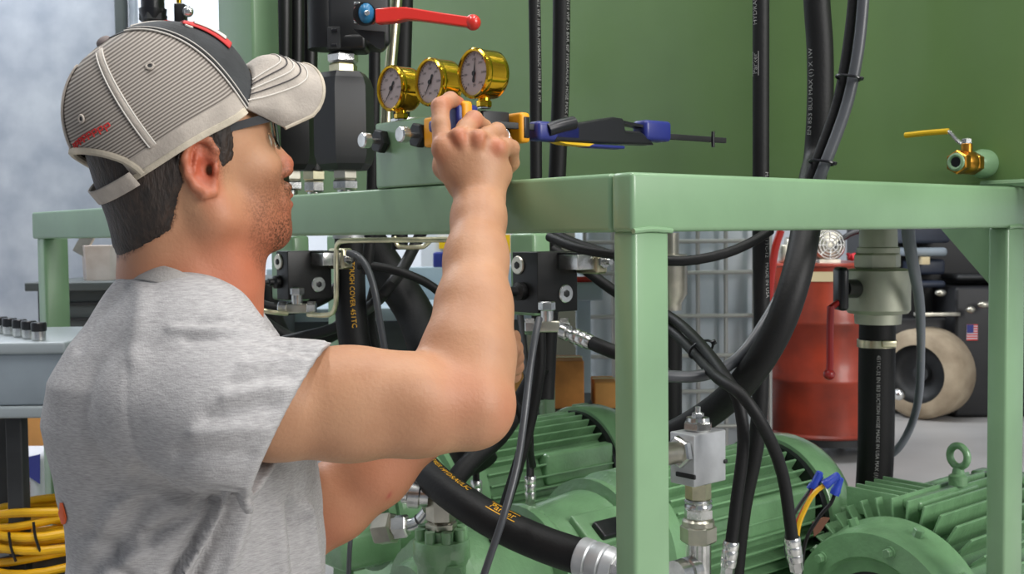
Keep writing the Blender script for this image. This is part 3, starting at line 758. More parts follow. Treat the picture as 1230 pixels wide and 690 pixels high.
def gauge(cx, cy, label, ang, wv=-.006):
    c = on_w(cx, cy, wv); Rg = .0322
    t = thing('pressure_gauge', label, 'gauge', c + DU * .018 - Z * (c.z - zT), 'pressure gauges')
    MB().lathe(c + DU * .004, DU, [(0, Rg * .93), (.0, Rg * .985), (.024, Rg * .985), (.03, Rg * .97), (.033, Rg * .9)], 44).obj('gauge_case', gold, t)
    MB().lathe(c - DU * .001, DU, [(0.003, Rg * .86), (0, Rg * .88), (-.001, Rg * .95), (0.001, Rg * 1.01), (.006, Rg * 1.02), (.009, Rg * .98)], 44, cap=False).obj('bezel_ring', gold, t)
    MB().cyl(c + DU * .0025, c + DU * .004, Rg * .88, n=40).obj('dial_face', dialm, t)
    up, rt = Z, -DV           # viewed from -u : right = -v
    def pol(a, r): return c + (up * math.cos(a) + rt * math.sin(a)) * r + DU * .0022
    mb = MB()
    for k in range(31):
        a = math.radians(-135 + k * 9); L = .7 if k % 5 == 0 else .77
        d = (up * math.cos(a) + rt * math.sin(a)); e = (rt * math.cos(a) - up * math.sin(a))
        mb.box(pol(a, Rg * (L + .83) / 2), (Rg * (.83 - L), .0006 if k % 5 else .0010, .0003), (d, e, DU))
    o = mb.obj('scale_marks', blackprint, t, smooth=0); o['kind'] = 'stuff'
    vs_all = []; mb = MB()
    for k, s in enumerate(('0', '500', '1000', '1500', '2000', '2500', '3000')):
        a = math.radians(-135 + k * 45); vs, fs = text_mesh(s, .0042)
        wx = max(v.x for v in vs) / 2
        o0 = pol(a, Rg * .56)
        mb.add([o0 + rt * (v.x - wx) + up * (v.y - .0015) - DU * .0002 for v in vs], fs)
    vs, fs = text_mesh('psi', .0050); wx = max(v.x for v in vs) / 2
    mb.add([c + rt * (v.x - wx) + up * (v.y - .016) + DU * .002 for v in vs], fs)
    o = mb.obj('dial_numbers', redp if False else blackprint, t, smooth=0); o['kind'] = 'stuff'
    a = math.radians(ang); d = (up * math.cos(a) + rt * math.sin(a)); e = (rt * math.cos(a) - up * math.sin(a)); q = c + DU * .0012
    MB().prism([q - d * .010 - e * .0022, q - d * .012, q - d * .010 + e * .0022, q - d * .002 + e * .0012, q + d * .021, q - d * .002 - e * .0012], DU * .0004).obj('needle', blackprint, t, smooth=0)
    MB().cyl(q - DU * .0008, q + DU * .0006, .0032, n=16).obj('needle_hub', blackprint, t)
    s0 = c + DU * .018
    mb = MB(); mb.cyl(s0 - Z * Rg * .9, s0 - Z * (Rg + .006), .008); hexa(mb, s0 - Z * (Rg + .002), s0 - Z * (Rg + .010), .0098)
    mb.obj('stem', gold, t)
    if s0.z - Rg - .010 > zT:
        mb = MB(); hexa(mb, s0 - Z * (Rg + .010), Vector((s0.x, s0.y, zT)), .0086); mb.obj('adapter', zinc, t)
gauge(468.5, 106, 'leftmost and smallest looking of the three gold gauges', -142)
gauge(515, 98.5, 'middle gold pressure gauge above the raised finger', -146)
gauge(568, 88, 'rightmost and highest gold gauge with needle pointing up', 8)

# ------------------------------------------------------------------ bar clamp (axis along u)
tB = tR - .012
def wx(px, tv=None): return (on_t(px, 150, tB if tv is None else tv) - C0).dot(DU)
zB = on_t(600, 150, tB).z
clp = thing('bar_clamp', 'dark blue and black quick bar clamp with orange pads squeezing manifold', 'clamp', W(.1, tB, zB))
fbox(MB(), wx(545), wx(871), tB - .003, tB + .003, zB - .0042, zB + .0042, .001).obj('bar', darkm, clp)
MB().cyl(W(wx(854), tB - .004, zB - .012), W(wx(854), tB - .004, zB + .012), .0028, n=12).obj('stop_pin', blackp, clp)
mb = MB(); fbox(mb, wx(544), wx(570), tB - .010, tB + .012, zB - .02, zB + .022, .005)
fbox(mb, wx(544), wx(566), tB + .008, tB + .055, zB - .010, zB + .006, .005); mb.obj('fixed_jaw', blue, clp)
fbox(MB(), wx(549), wx(561), tB - .014, tB + .010, zB - .012, zB + .026, .005).obj('release_grip', orange, clp)
fbox(MB(), -.0115, -.0005, tB + .085, tB + .112, zB - .024, zB + .016, .004).obj('jaw_pad', orange, clp)
mb = MB(); fbox(mb, .0605, .078, tB - .008, tB + .03, zB - .022, zB + .018, .005); mb.obj('jaw_pad', orange, clp)
for k in (-.003, .006):
    fbox(MB(), .0655, .0745, tB - .0095, tB - .006, zB - .016, zB + .012, .001).obj('pad_groove', blackp, clp) if k < 0 else None
a_, b_ = wx(640), wx(692)
mb = MB(); fbox(mb, a_, b_, tB - .012, tB + .014, zB - .018, zB + .008, .006); mb.obj('sliding_jaw', blue, clp)
mb = MB(); mb.tube([W(wx(652), tB - .008, zB - .004), W(wx(665), tB - .010, zB + .002), W(wx(682), tB - .011, zB + .008)], .0095, 12); mb.obj('trigger_boss', blackp, clp)
a_, b_ = wx(686), wx(738)
mb = MB(); mb.prism([W(wx(660), tB - .012, zB - .018), W(wx(780), tB - .012, zB - .015), W(wx(765), tB - .012, zB + .002), W(wx(745), tB - .012, zB + .001), W(wx(742), tB - .012, zB + .020), W(wx(730), tB - .012, zB + .021), W(wx(692), tB - .012, zB + .010), W(wx(660), tB - .012, zB + .004)], DV * .026)
o = mb.obj('handle_body', blackp, clp); md = o.modifiers.new('b', 'BEVEL'); md.width = .003; md.segments = 3
mb = MB(); mb.prism([W(wx(737), tB - .008, zB + .0185), W(wx(770), tB - .008, zB + .013), W(wx(770), tB - .008, zB + .009), W(wx(737), tB - .008, zB + .014)], DV * .018); mb.obj('handle_bridge', blackp, clp)
fbox(MB(), wx(768), wx(799), tB - .014, tB + .016, zB - .009, zB + .021, .006).obj('end_grip', blue, clp)
mb = MB(); mb.prism([W(wx(664), tB - .0125, zB - .0185), W(wx(706), tB - .0125, zB - .0185), W(wx(700), tB - .0125, zB - .0225), W(wx(672), tB - .0125, zB - .021)], DV * .02); mb.obj('trigger_strip', yellow, clp)
mb = MB(); fbox(mb, wx(700), wx(745), tB - .01, tB + .012, zB - .023, zB - .0185, .002); mb.obj('trigger', blue, clp)

# ------------------------------------------------------------------ check valves and lever valve at upper left
def hexblock(name, label, px, y0, y1, wpx, Y, rot):
    t = thing(name, label, 'valve', P(px, y1, Y)); r = wpx * Y / 1354 / 1.74
    b = P(px, y1, Y); tp = Vector((b.x, b.y, P(px, y0, Y).z)); h = tp.z - b.z
    mb = MB(); mb.lathe(b, Z, [(0, r * .72), (.010, r * .9), (.024, r), (h - .024, r), (h - .010, r * .9), (h, r * .72)], 6, rot=rot)
    o = mb.obj('valve_body', anodh if px > 400 else anod, t, smooth=20)
    return t, b, tp
YF = 1.86
ro = math.radians(-98)
hv, b, tp = hexblock('check_valve', 'black hexagonal check valve right beside the gauge block', 414.5, 88, 205, 64, YF, ro)
mb = MB(); hexa(mb, tp - Z * .002, tp + Z * .015, .0235, ro); mb.obj('hex_nut', yzinc, hv)
mb = MB(); hexa(mb, tp + Z * .016, tp + Z * .032, .0255, ro); mb.obj('hex_nut', zinc, hv)
mb = MB(); hexa(mb, b + Z * .002, b - Z * .015, .021, ro); mb.obj('hex_nut', steel, hv)
mb = MB(); hexa(mb, b - Z * .0155, b - Z * .032, .0225, ro); mb.cyl(b - Z * .03, b - Z * .07, .014); mb.obj('hex_nut', zinc, hv)
hv2, b2, tp2 = hexblock('check_valve', 'second black hexagonal check valve between cap brim and the first', 348, 90, 205, 62, 2.05, ro)
mb = MB(); hexa(mb, b2 + Z * .002, b2 - Z * .018, .022, ro); mb.obj('hex_nut', steel, hv2)
mb = MB(); hexa(mb, b2 - Z * .019, b2 - Z * .036, .024, ro); mb.cyl(b2 - Z * .035, b2 - Z * .09, .014); mb.obj('hex_nut', zinc, hv2)
mb = MB(); hexa(mb, tp2 - Z * .002, tp2 + Z * .02, .024, ro); mb.obj('hex_nut', steel, hv2)
# third small set of fittings
q = P(377, 205, 2.2)
t = thing('pipe_union', 'steel pipe union between the two black check valves', 'union', q)
mb = MB(); hexa(mb, q, q - Z * .02, .023, .4); mb.obj('hex_nut', yzinc, t); mb = MB(); hexa(mb, q - Z * .021, q - Z * .042, .021, .4); mb.cyl(q - Z * .04, q - Z * .1, .013); mb.obj('hex_nut', zinc, t)
mb = MB(); mb.cyl(q, q + Z * .17, .022); mb.obj('pipe', anod, t)

lvv = thing('lever_valve', 'black ball valve with long red lever above the hexagonal valve', 'valve', Vector((tp.x, tp.y, tp.z + .033)))
def pbox(t, name, x0, y0, x1, y1, Y, dp, m_, ch=.003, z1=None):
    a = P(x0, y0, Y); b_ = P(x1, y1, Y); zt_ = z1 or a.z
    return MB().box(((a.x + b_.x) / 2, Y + dp / 2, (zt_ + b_.z) / 2), (abs(b_.x - a.x), dp, zt_ - b_.z), ch=ch).obj(name, m_, t)
base = tp + Z * .033
mb = MB(); mb.box(base + Vector((0.008, .005, .014)), (.065, .06, .026), ch=.006); mb.obj('lower_collar', anod, lvv)
a = P(384, 0, 1.83); c = P(462, 52, 1.83)
MB().box(((a.x + c.x) / 2, 1.88, c.z + .12), (c.x - a.x, .08, .24), (Vector((.97, .24, 0)), Vector((-.24, .97, 0)), Z), .008).obj('valve_body', anodh, lvv)
MB().cyl(P(392, 60, 1.86), P(391, -60, 1.86), .03).obj('body_tube', anod, lvv)
mb = MB(); mb.prism([P(424, 35, 1.79), P(462, 38, 1.79), P(462, 56, 1.79), P(458, 59, 1.79), P(452, 57, 1.79)], Vector((0, .006, 0))); mb.obj('mount_plate', anodh, lvv)
pbox(lvv, 'bracket', 393, 32, 409, 58, 1.79, .004, darkm, .001)
for y in (36, 54): pbox(lvv, 'bracket_hole', 397.5, y - 1.6, 404.5, y + 1.6, 1.788, .003, blackp, .0008)
MB().cyl(P(438, 17, 1.80), P(438, 17, 1.745), .018).obj('lever_stem', anod, lvv)
mb = MB(); mb.sph(P(440, 16, 1.745), .0155, sc=(.8, 1, 1)); mb.obj('blue_cap', bluecap, lvv)
mb = MB(); hexa(mb, P(440, 15.5, 1.737), P(441, 15.5, 1.727), .0042); mb.obj('cap_screw', zinc, lvv)
pbox(lvv, 'lever_hub', 424, 6, 450, 26, 1.75, .03, redp, .006)
for y in (3.5, 26): pbox(lvv, 'hub_bolt', 425, y - 1.6, 432, y + 1.8, 1.755, .01, zinc, .001)
YLv = 1.74
def lseg(pts_, w_, th):
    pass
top_ = [(450, 10), (470, 8), (486, 8), (500, 10), (530, 15), (558, 19), (570, 21)]
bot_ = [(570, 33), (555, 31.5), (530, 28), (500, 24), (486, 23), (474, 26), (450, 28)]
mb = MB(); mb.prism([P(x, y, YLv) for x, y in top_ + bot_], Vector((.006, .018, 0)))
o = mb.obj('red_lever', redp, lvv, smooth=50); md = o.modifiers.new('b', 'BEVEL'); md.width = .0025; md.segments = 3
mb = MB(); mb.sph(P(568, 27, YLv + .008), .0125, sc=(1, 1, 1)); mb.obj('lever_knob', redp, lvv)

# second lever valve, behind the cap
q = P(190, 20, 2.6)
lv2 = thing('lever_valve', 'second valve with red lever seen above the cap against the wall', 'valve', q)
mb = MB(); mb.lathe(P(184, 27, 2.6), Z, [(0, .026), (.02, .03), (.03, .031), (.031, .026), (.12, .026)], 24); mb.obj('hose_end', blackp, lv2)
mb = MB(); hexa(mb, P(184, 27, 2.6), P(184, 16, 2.6), .031, .4); mb.obj('ferrule', darkm, lv2)
mb = MB(); hexa(mb, P(184, 40, 2.6), P(184, 27, 2.6), .022, .2); mb.cyl(P(184, 90, 2.6), P(184, 35, 2.6), .016); mb.obj('hex_nut', yzinc, lv2)
mb = MB(); mb.prism([P(192, 26, 2.55), P(200, 24, 2.55), P(262, 36, 2.55), P(300, 40, 2.55), P(300, 50, 2.55), P(262, 46, 2.55), P(205, 33, 2.55), P(190, 34, 2.55)], Vector((0, .02, 0))); mb.obj('red_lever', redp, lv2)
pbox(lv2, 'valve_body', 168, 40, 262, 120, 2.6, .1, anod, .01)
q = P(215, 15, 2.65)
ns = thing('needle_valve', 'small black valve with silver knob beside the column at top', 'valve', q)
pbox(ns, 'valve_body', 208.5, 4, 221.5, 30, 2.63, .03, anodh, .002)
mb = MB(); mb.cyl(P(215, 4, 2.645), P(215, -40, 2.645), .006); mb.obj('stem', gold, ns)
mb = MB(); mb.cyl(P(221, 15, 2.645), P(226, 14, 2.6), .008); mb.sph(P(226, 14, 2.59), .0125, sc=(1, .7, 1)); mb.obj('silver_knob', zinc, ns)

# pipes and hoses above the beam behind the valves
t = thing('steel_pipe', 'bare steel pipe rising beside the leftmost gauge', 'pipe', P(466, 160, 2.05))
MB().tube([P(463, 225, 2.05), P(465, 130, 2.05), P(471, 60, 2.05), P(478, -20, 2.05)], R(14, 2.05), 16).obj('pipe', yzinc, t)
hose('black hose between the hexagonal valve and the steel pipe', [P(449, -30, 2.0), P(450, 60, 2.0), P(449, 140, 2.0), P(446, 260, 2.02), P(440, 330, 2.02)], R(14, 2.0))
hose('black hose tapering down behind the leftmost gauge', [P(487, -30, 2.15), P(485, 40, 2.15), P(483, 110, 2.15), P(480, 240, 2.15), P(480, 300, 2.15)], R(20, 2.15))
for i, x in enumerate((341, 356, 372)):
    hose('%s of three black tubes left of the lever valve' % ('leftmost', 'middle', 'rightmost')[i], [P(x, -40, 2.2 + .03 * i), P(x + .5, 30, 2.2 + .03 * i), P(x, 120, 2.2 + .03 * i), P(x, 190, 2.2 + .03 * i)], R(19, 2.2), anod)

# ------------------------------------------------------------------ pilot valve blocks hanging below the beam
def pilot(label, xl, xc, xr, y0, y1, Yc, clamp=True):
    k = Yc / 1354
    c = P(xc, (y0 + y1) / 2, Yc)
    a_ = (xc - xl) * k / .70; b_ = (xr - xc) * k / .745; h_ = (y1 - y0) * k
    cc_ = c + DU * (b_ / 2) + DV * (a_ / 2)
    t = thing('pilot_valve', label, 'valve', cc_ - Z * h_ / 2)
    MB().box(cc_, (b_, a_, h_), AX, .0015).obj('valve_block', anod, t)
    def disc(p_, n_, r_, nm, m_=zinc):
        mb = MB(); mb.lathe(p_, n_, [(0, r_), (.0015, r_), (.003, r_ * .9)], 24); o_ = mb.obj(nm, m_, t)
        mb = MB(); hexa(mb, p_ + n_ * .003, p_ + n_ * .0045, r_ * .4); o2 = mb.obj('socket', darkm, t)
        return o_
    disc(c + DV * a_ * .75 - DV * 0 + Z * h_ * .28 + nU * .0005, nU, .0145, 'plug', steel)
    disc(c + DU * b_ * .68 - Z * h_ * .2 - DV * .0005, -DV, .0145, 'plug', zinc)
    cl = c + DU * b_ * .72 + Z * h_ * .33 - DV * .022
    MB().box(cl, (.036, .044, .024), AX, .001).obj('clip', zinc, t)
    MB().box(cl - DV * .001 + DU * 0 + Z * .013, (.038, .046, .002), AX).obj('clip_edge', blackp, t)
    mb = MB(); mb.box(cl + DU * .03 - DV * .002, (.024, .05, .038), AX, .005); mb.obj('end_cap', yzinc, t)
    mb = MB(); hexa(mb, cl + DU * .03 - DV * .027, cl + DU * .03 - DV * .033, .011); mb.cyl(cl + DU * .03 - DV * .03, cl + DU * .03 - DV * .045, .005); mb.obj('bolt', zinc, t)
    return t, c, cc_, a_, b_, h_
p1, c1, cc1, a1, b1, h1 = pilot('black pilot valve block hanging left, inside the bent tube', 326, 346, 391, 302, 361, 2.02)
p2, c2_, cc2, a2, b2_, h2_ = pilot('larger black pilot valve block right of the raised forearm', 613, 646, 695, 303, 377, 1.70)
mb = MB(); q = c1 + DV * a1 * .8 - Z * .012 + nU * .001; mb.lathe(q, nU, [(0, .012), (.008, .012), (.012, .007), (.02, .007), (.021, .004), (.035, .004)], 18); mb.obj('spigot', anod, p1)
mb = MB(); q = c2_ + DV * a2 * .6 - Z * .014 + nU * .001; mb.lathe(q, nU, [(0, .014), (.01, .014), (.014, .008), (.03, .008)], 18); mb.obj('spigot', anod, p2)
def tee(t, q, s=1.0):
    mb = MB(); mb.cyl(q + Z * .03 * s, q, .010 * s); hexa(mb, q + Z * .03 * s, q + Z * .016 * s, .013 * s); mb.obj('adapter', zinc, t)
    mb = MB(); mb.box(q - Z * .008 * s, (.04 * s, .017 * s, .017 * s), (Vector((1, 0, 0)), Vector((0, 1, 0)), Z), .003); mb.obj('tee_body', steel, t)
    for sg in (-1, 1):
        mb = MB(); hexa(mb, q - Z * .008 * s + Vector((sg * .018 * s, 0, 0)), q - Z * .008 * s + Vector((sg * .034 * s, 0, 0)), .0125 * s); mb.obj('hex_nut', zinc, t)
q = P(357, 372, 2.02)
f1 = thing('tube_tee', 'small steel tee fitting under the left pilot block', 'fitting', q); tee(f1, q + Z * .01, 1.0)
q = P(657, 386, 1.70)
f2 = thing('tube_tee', 'steel tee fitting under the right pilot block', 'fitting', q); tee(f2, q + Z * .0, 1.0)
q = P(676, 398, 1.66); d = (P(740, 424, 1.60) - q).normalized()
mb = MB(); mb.lathe(q, d, [(0, .012), (.01, .012), (.012, .008), (.03, .008)], 18); mb.obj('elbow', zinc, f2)
mb = MB(); crimp(mb, P(688, 403, 1.65), d, .0118, .036); mb.obj('crimped_fitting', zinc, f2)
mb = MB(); mb.tube([P(713, 413, 1.625), P(735, 422, 1.6), P(770, 434, 1.6), P(800, 450, 1.65)], .0105, 14)
MBo = mb.obj('hydraulic_hose', rubber); tag(MBo, 'short black hose leaving the crimped fitting toward the corner post', 'hose')
# tube loop
tl = [P(308, 240, 1.98), P(308, 300, 1.98), P(308, 350, 1.98), P(309, 364, 1.98), P(314, 372, 1.98), P(326, 375, 1.98), P(345, 377, 2.0)]
mb = MB(); mb.tube(tl, .0042, 10, step=.01); o = mb.obj('steel_tube', yzinc); tag(o, 'bent steel tube on left side of the left pilot block', 'tube')
tl = [P(370, 378, 2.0), P(388, 379, 1.98), P(398, 377, 1.96), P(403, 368, 1.95), P(404, 350, 1.94), P(404, 305, 1.94), P(406, 293, 1.93), P(414, 289.5, 1.92), P(440, 289, 1.9), P(480, 288.5, 1.86), P(540, 288, 1.82)]
mb = MB(); mb.tube(tl, .0045, 10, step=.01); o = mb.obj('steel_tube', yzinc); tag(o, 'bent steel tube running under the left beam from the tee', 'tube')
tl = [P(474, 284, 1.95), P(476, 292, 1.95), P(482, 297, 1.95), P(506, 297, 1.95), P(513, 293, 1.95), P(520, 286, 1.95)]
mb = MB(); mb.tube(tl, .004, 8, step=.01); o = mb.obj('steel_tube', yzinc); tag(o, 'short U shaped steel tube just under the left beam', 'tube')

# hoses below left beam
hA_ = [P(421, 285, 2.12), P(420, 340, 2.12), P(424, 400, 2.1), P(436, 450, 2.08), P(460, 520, 2.0), P(495, 580, 1.9)]
h = hose('thick black hose with yellow print behind the left bent tube', hA_, R(38, 2.12), n=22)
wrap_text('TOUGH COVER 451TC', .013, hA_, R(38, 2.12), .045, h, yprint, phi=.15)
wrap_text('Parker', .014, hA_, R(38, 2.12), .215, h, yprint, phi=.15, boxed=True)
q = P(419, 300, 2.12); mb = MB(); mb.lathe(P(419, 296, 2.12), Z, [(0, .024), (.014, .024), (.015, .03), (.03, .03)], 28); mb.obj('hose_collar', alu, h)
hose('thickest diagonal black hose behind the raised elbow', [P(425, 262, 2.3), P(446, 296, 2.28), P(472, 336, 2.25), P(500, 380, 2.2), P(520, 440, 2.1), P(545, 500, 2.05), P(575, 560, 2.0)], R(45, 2.25), n=22)
hose('black hose rising to the beam left of the raised arm', [P(515, 262, 2.15), P(500, 292, 2.15), P(484, 322, 2.1), P(462, 352, 2.05), P(440, 372, 2.2), P(400, 395, 2.25), P(340, 410, 2.3)], R(14, 2.15))
hose('black hose looping right under the left beam', [P(430, 318, 2.02), P(460, 322, 2.02), P(490, 330, 2.02), P(520, 345, 2.04), P(545, 372, 2.05), P(560, 420, 2.1)], R(11, 2.02))
hose('grey hose curving down beside the yellow printed hose', [P(418, 304, 1.98), P(430, 308, 1.97), P(441, 322, 1.96), P(450, 350, 1.95), P(456, 385, 1.95), P(463, 430, 1.95), P(468, 500, 1.95)], R(8.5, 1.97), greyhose)
hose('black hose sagging behind the collar of the shirt', [P(270, 345, 2.3), P(300, 362, 2.3), P(335, 372, 2.3), P(370, 366, 2.3), P(398, 352, 2.3), P(420, 330, 2.35)], R(15, 2.3))
hose('black hose low behind the sleeve top', [P(290, 368, 2.4), P(320, 392, 2.4), P(360, 412, 2.4), P(400, 400, 2.4), P(430, 372, 2.4)], R(20, 2.4))
hose('black hose dipping behind the shoulder', [P(318, 340, 2.5), P(330, 390, 2.5), P(350, 425, 2.5), P(380, 470, 2.5), P(400, 520, 2.5)], R(26, 2.5))
hose('black hose descending left of the second frame post', [P(455, 330, 2.3), P(444, 380, 2.35), P(452, 430, 2.35), P(470, 500, 2.3)], R(14, 2.3))
hose('black hose slanting from beam toward the corner post', [P(664, 280, 1.95), P(690, 292, 1.9), P(720, 302, 1.86), P(770, 318, 1.8)], R(12, 1.9))
hose('black hose behind the right pilot block end cap', [P(664, 300, 1.98), P(700, 322, 1.95), P(735, 348, 1.9), P(775, 372, 1.85)], R(13, 1.95))

# ------------------------------------------------------------------ motors
def motor(label, cpt, Rb, Lb, cowlL, near_bell=False, Rf=None, nfin=36):
    """cpt: centre of the circle between the finned body and the fan cowl (or bell face when near_bell)"""
    t = thing('electric_motor', label, 'motor', (cpt.x, cpt.y, 0))
    t.rotation_euler = (0, 0, math.atan2(DU.y, DU.x)); t['_local'] = 1
    h_ = cpt.z; X = Vector((1, 0, 0)); Y_ = Vector((0, 1, 0))
    def O(x, y=0, z=0): return Vector((x, y, h_ + z))
    x0, x1 = (-Lb, 0) if not near_bell else (.09, .09 + Lb)
    MB().lathe(O(x0), X, [(0, Rb * .84), (Lb, Rb * .84)], 40).obj('motor_body', cast, t)
    fm = None
    for k in range(nfin):
        a = 2 * PI * k / nfin + .06
        d = Vector((0, math.cos(a), math.sin(a))); e = Vector((0, -math.sin(a), math.cos(a)))
        if fm is None:
            mb = MB(); mb.box(Vector(((x0 + x1) / 2 + 0, 0, 0)) + Z * (Rb * (.9 if not near_bell else .95)), (Lb * .97, .0048, Rb * (.2 if not near_bell else .3)), (X, Y_, Z), .0015)
            fo = mb.obj('cooling_fin', cast, t); fm = fo.data
        else:
            fo = bpy.data.objects.new('cooling_fin', fm); COL.objects.link(fo); fo.parent = t
        fo.location = (0, 0, h_); fo.rotation_euler = (a - PI / 2, 0, 0)
    def cowl(x, sg):
        mb = MB(); L = cowlL
        mb.lathe(O(x), X * sg, [(.012, Rb * .9), (.012, Rb * 1.05), (.016, Rb * 1.065), (L * .6, Rb * 1.05), (L * .78, Rb * .99), (L * .95, Rb * .84), (L * 1.02, Rb * .72), (L * 1.03, Rb * .3)], 48)
        mb.obj('fan_cowl', cast, t, smooth=40)
        MB().lathe(O(x - .004), X * sg, [(0, Rb * .9), (0, Rb * 1.0), (.02, Rb * 1.0), (.02, Rb * .9)], 48).obj('gap_shade', blackp, t)  # black ring stands in for the shade in the gap before the cowl
        mb = MB(); 
        for a in (PI / 2 - .35, PI / 2 + 1.4, -.6):
            q_ = O(x + sg * L * .5, Rb * 1.03 * math.cos(a), Rb * 1.03 * math.sin(a)); mbb = MB(); mbb.box(q_, (.05, .02, .02), ch=.005); mbb.obj('cowl_lug', cast, t)
    cowl(x1, 1)
    # end bell
    xb = x0; Rf_ = Rf or Rb
    if not near_bell:
        MB().lathe(O(xb), -X, [(0, Rf_ * 1.0), (.03, Rf_ * 1.0), (.04, Rf_ * .9), (.07, Rf_ * .7), (.09, Rf_ * .66)], 44).obj('end_bell', cast, t)
        xr, rr1 = xb - .04, Rf_ * .8
    else:
        MB().lathe(O(xb + .0), -X, [(0, Rb * .93), (.012, Rb * .93), (.02, Rf_ * 1.02), (.075, Rf_ * 1.0), (.09, Rf_ * .97), (.092, Rf_ * .72), (.083, Rf_ * .68), (.08, Rf_ * .55)], 56, cap=False).obj('end_bell', cast, t, smooth=40)
        MB().lathe(O(xb - .078), -X, [(0, Rf_ * .6), (.001, Rf_ * .5)], 32).obj('bore_ring', blackp, t)
        xr, rr1 = xb - .092, Rf_ * .85
    nb = 6
    for k in range(nb):
        a = 2 * PI * (k + .5) / nb + .25
        q_ = O(xr + .004, rr1 * math.cos(a), rr1 * math.sin(a)); mbb = MB(); mbb.cyl(q_, q_ - X * .006, .011, n=16); hexa(mbb, q_ - X * .004, q_ - X * .016, .0085); mbb.obj('bolt', cast, t)
    # feet
    for y in (-Rb * .72, Rb * .72):
        MB().box((x0 + Lb / 2, y, h_ - Rb * .95), (Lb * .9, .05, Rb * .36), ch=.006).obj('foot', cast, t)
    return t, O, x0, x1
m1c = P(690, 566, 2.87)
m1, O1, a_, b_ = motor('furthest green electric motor, ribbed, behind the raised elbow', m1c, .155, .40, .15)
MB().box(O1(-.11, -.125, .055), (.22, .035, .075), ch=.008).obj('terminal_plate', cast, m1)
m2c = P(918, 617, 2.37)
m2, O2, a_, b_ = motor('middle green ribbed electric motor right of the corner post', m2c, .155, .42, .13)
MB().box(O2(-.13, -.128, .05), (.22, .035, .07), ch=.008).obj('terminal_plate', cast, m2)
m3c = P(1047, 752, 2.0)
m3, O3, a_, b_ = motor('nearest green electric motor with lifting eye at lower right', m3c, .195, .36, .15, near_bell=True, Rf=.172, nfin=40)
MB().box(O3(.24, 0, .198), (.22, .04, .02), ch=.006).obj('top_pad', cast, m3)
for k in range(5):
    MB().box(O3(.10, .055 - k * .0, .19) + Vector((.02 + k * .032, .02, .0)), (.006, .11, .05), ch=.001).obj('cross_rib', cast, m3)
for a in (.55, 1.15, 1.9, 2.5):
    q_ = O3(.055, .178 * math.cos(a), .178 * math.sin(a)); d_ = Vector((0, math.cos(a), math.sin(a))); mbb = MB(); hexa(mbb, q_ - d_ * .006, q_ + d_ * .010, .010); mbb.obj('bolt', cast, m3)
mb = MB(); e_ = O3(.285, -.01, .245); mb.torus(e_ + Z * .026, (1, -.2, 0), .0205, .0072, 36, 12); mb.lathe(e_ - Z * .03, Z, [(0, .018), (.018, .018), (.022, .012), (.034, .010)], 20); mb.obj('lifting_eye', cast, m3)
# wires between motor 2 and motor 3
wires = [((176, 120, 30), (960, 690), (958, 640), (968, 610), (979, 592), (992, 582), 'yellow wire'), ((200, 60, 40), (957, 688), (950, 650), (962, 618), (972, 600), (978, 585), 'red wire'), ((110, 100, 92), (953, 690), (944, 660), (948, 630), (962, 605), (975, 587), 'grey wire'), ((30, 30, 30), (962, 690), (968, 650), (985, 620), (998, 605), (1003, 592), 'black wire')]
wt = thing('motor_leads', 'bundle of loose motor wires ending in blue wire nuts', 'wires', P(958, 690, 1.85))
ym = mat('yellow_wire', (214, 164, 24), .4); rm = mat('red_wire', (176, 56, 46), .4)
for i, (c_, *pp) in enumerate(wires):
    ps = [P(x, y, 1.88 + .01 * i) for x, y in pp[:-1]]
    MB().tube(ps, .0042 if i == 0 else .0034, 8, step=.008).obj('wire', (ym, rm, greyhose, rubber)[i], wt, label=pp[-1])
    if i != 3 or True:
        d_ = (ps[-1] - ps[-2]).normalized()
        mb = MB(); mb.lathe(ps[-1] - d_ * .004, d_, [(0, .0085), (.008, .009), (.012, .0078), (.03, .0062), (.032, .004)], 10); mb.obj('wire_nut', mat('nut_blue', (36, 62, 160), .35) if i == 0 else bpy.data.materials['nut_blue'], wt)
# junction cardboard-brown flap
mb = MB(); mb.prism([P(976, 628, 1.95), P(990, 622, 1.95), P(997, 623, 1.95), P(985, 640, 1.95), P(978, 645, 1.95)], Vector((0, .004, 0)))
tag(mb.obj('rusty_plate', mat('rust_brown', (96, 60, 40), .7)), 'small rusty brown plate between the wires and nearest motor', 'plate')

# ------------------------------------------------------------------ pumps in front of motors 1 and 2
def pump(label, mc, w0, segs):
    t = thing('hydraulic_pump', label, 'pump', (mc.x, mc.y, 0)); t.rotation_euler = (0, 0, math.atan2(DU.y, DU.x)); t['_local'] = 1
    X = Vector((1, 0, 0)); h_ = mc.z
    for i, (nm, x, L, prof) in enumerate(segs):
        MB().lathe((x, 0, h_), -X, [(a * L, r) for a, r in prof], 40).obj(nm, cast, t)
    return t, lambda x, y=0, z=0: Vector((x, y, h_ + z))
pm1, Q1 = pump('light green cast pump in front of furthest motor, below the lower arm', m1c, 0, [
    ('bell_housing', -.47, .16, [(0, .15), (.08, .15), (.1, .135), (.9, .12), (1, .13)]),
    ('pump_body', -.63, .20, [(0, .12), (.1, .12), (.12, .085), (.9, .085), (.92, .1), (1, .1)]),
    ('rear_cover', -.83, .16, [(0, .095), (.3, .095), (.32, .07), (.9, .07), (1, .06)])])
pm2, Q2 = pump('large light green cast pump at bottom centre under the printed hose', m2c, 0, [
    ('bell_housing', -.50, .17, [(0, .15), (.08, .15), (.1, .13), (.9, .118), (1, .13)]),
    ('pump_body', -.67, .20, [(0, .13), (.08, .13), (.1, .1), (.5, .115), (.9, .105), (.92, .115), (1, .11)]),
    ('rear_cover', -.87, .05, [(0, .10), (.4, .10), (.42, .08), (1, .07)])])
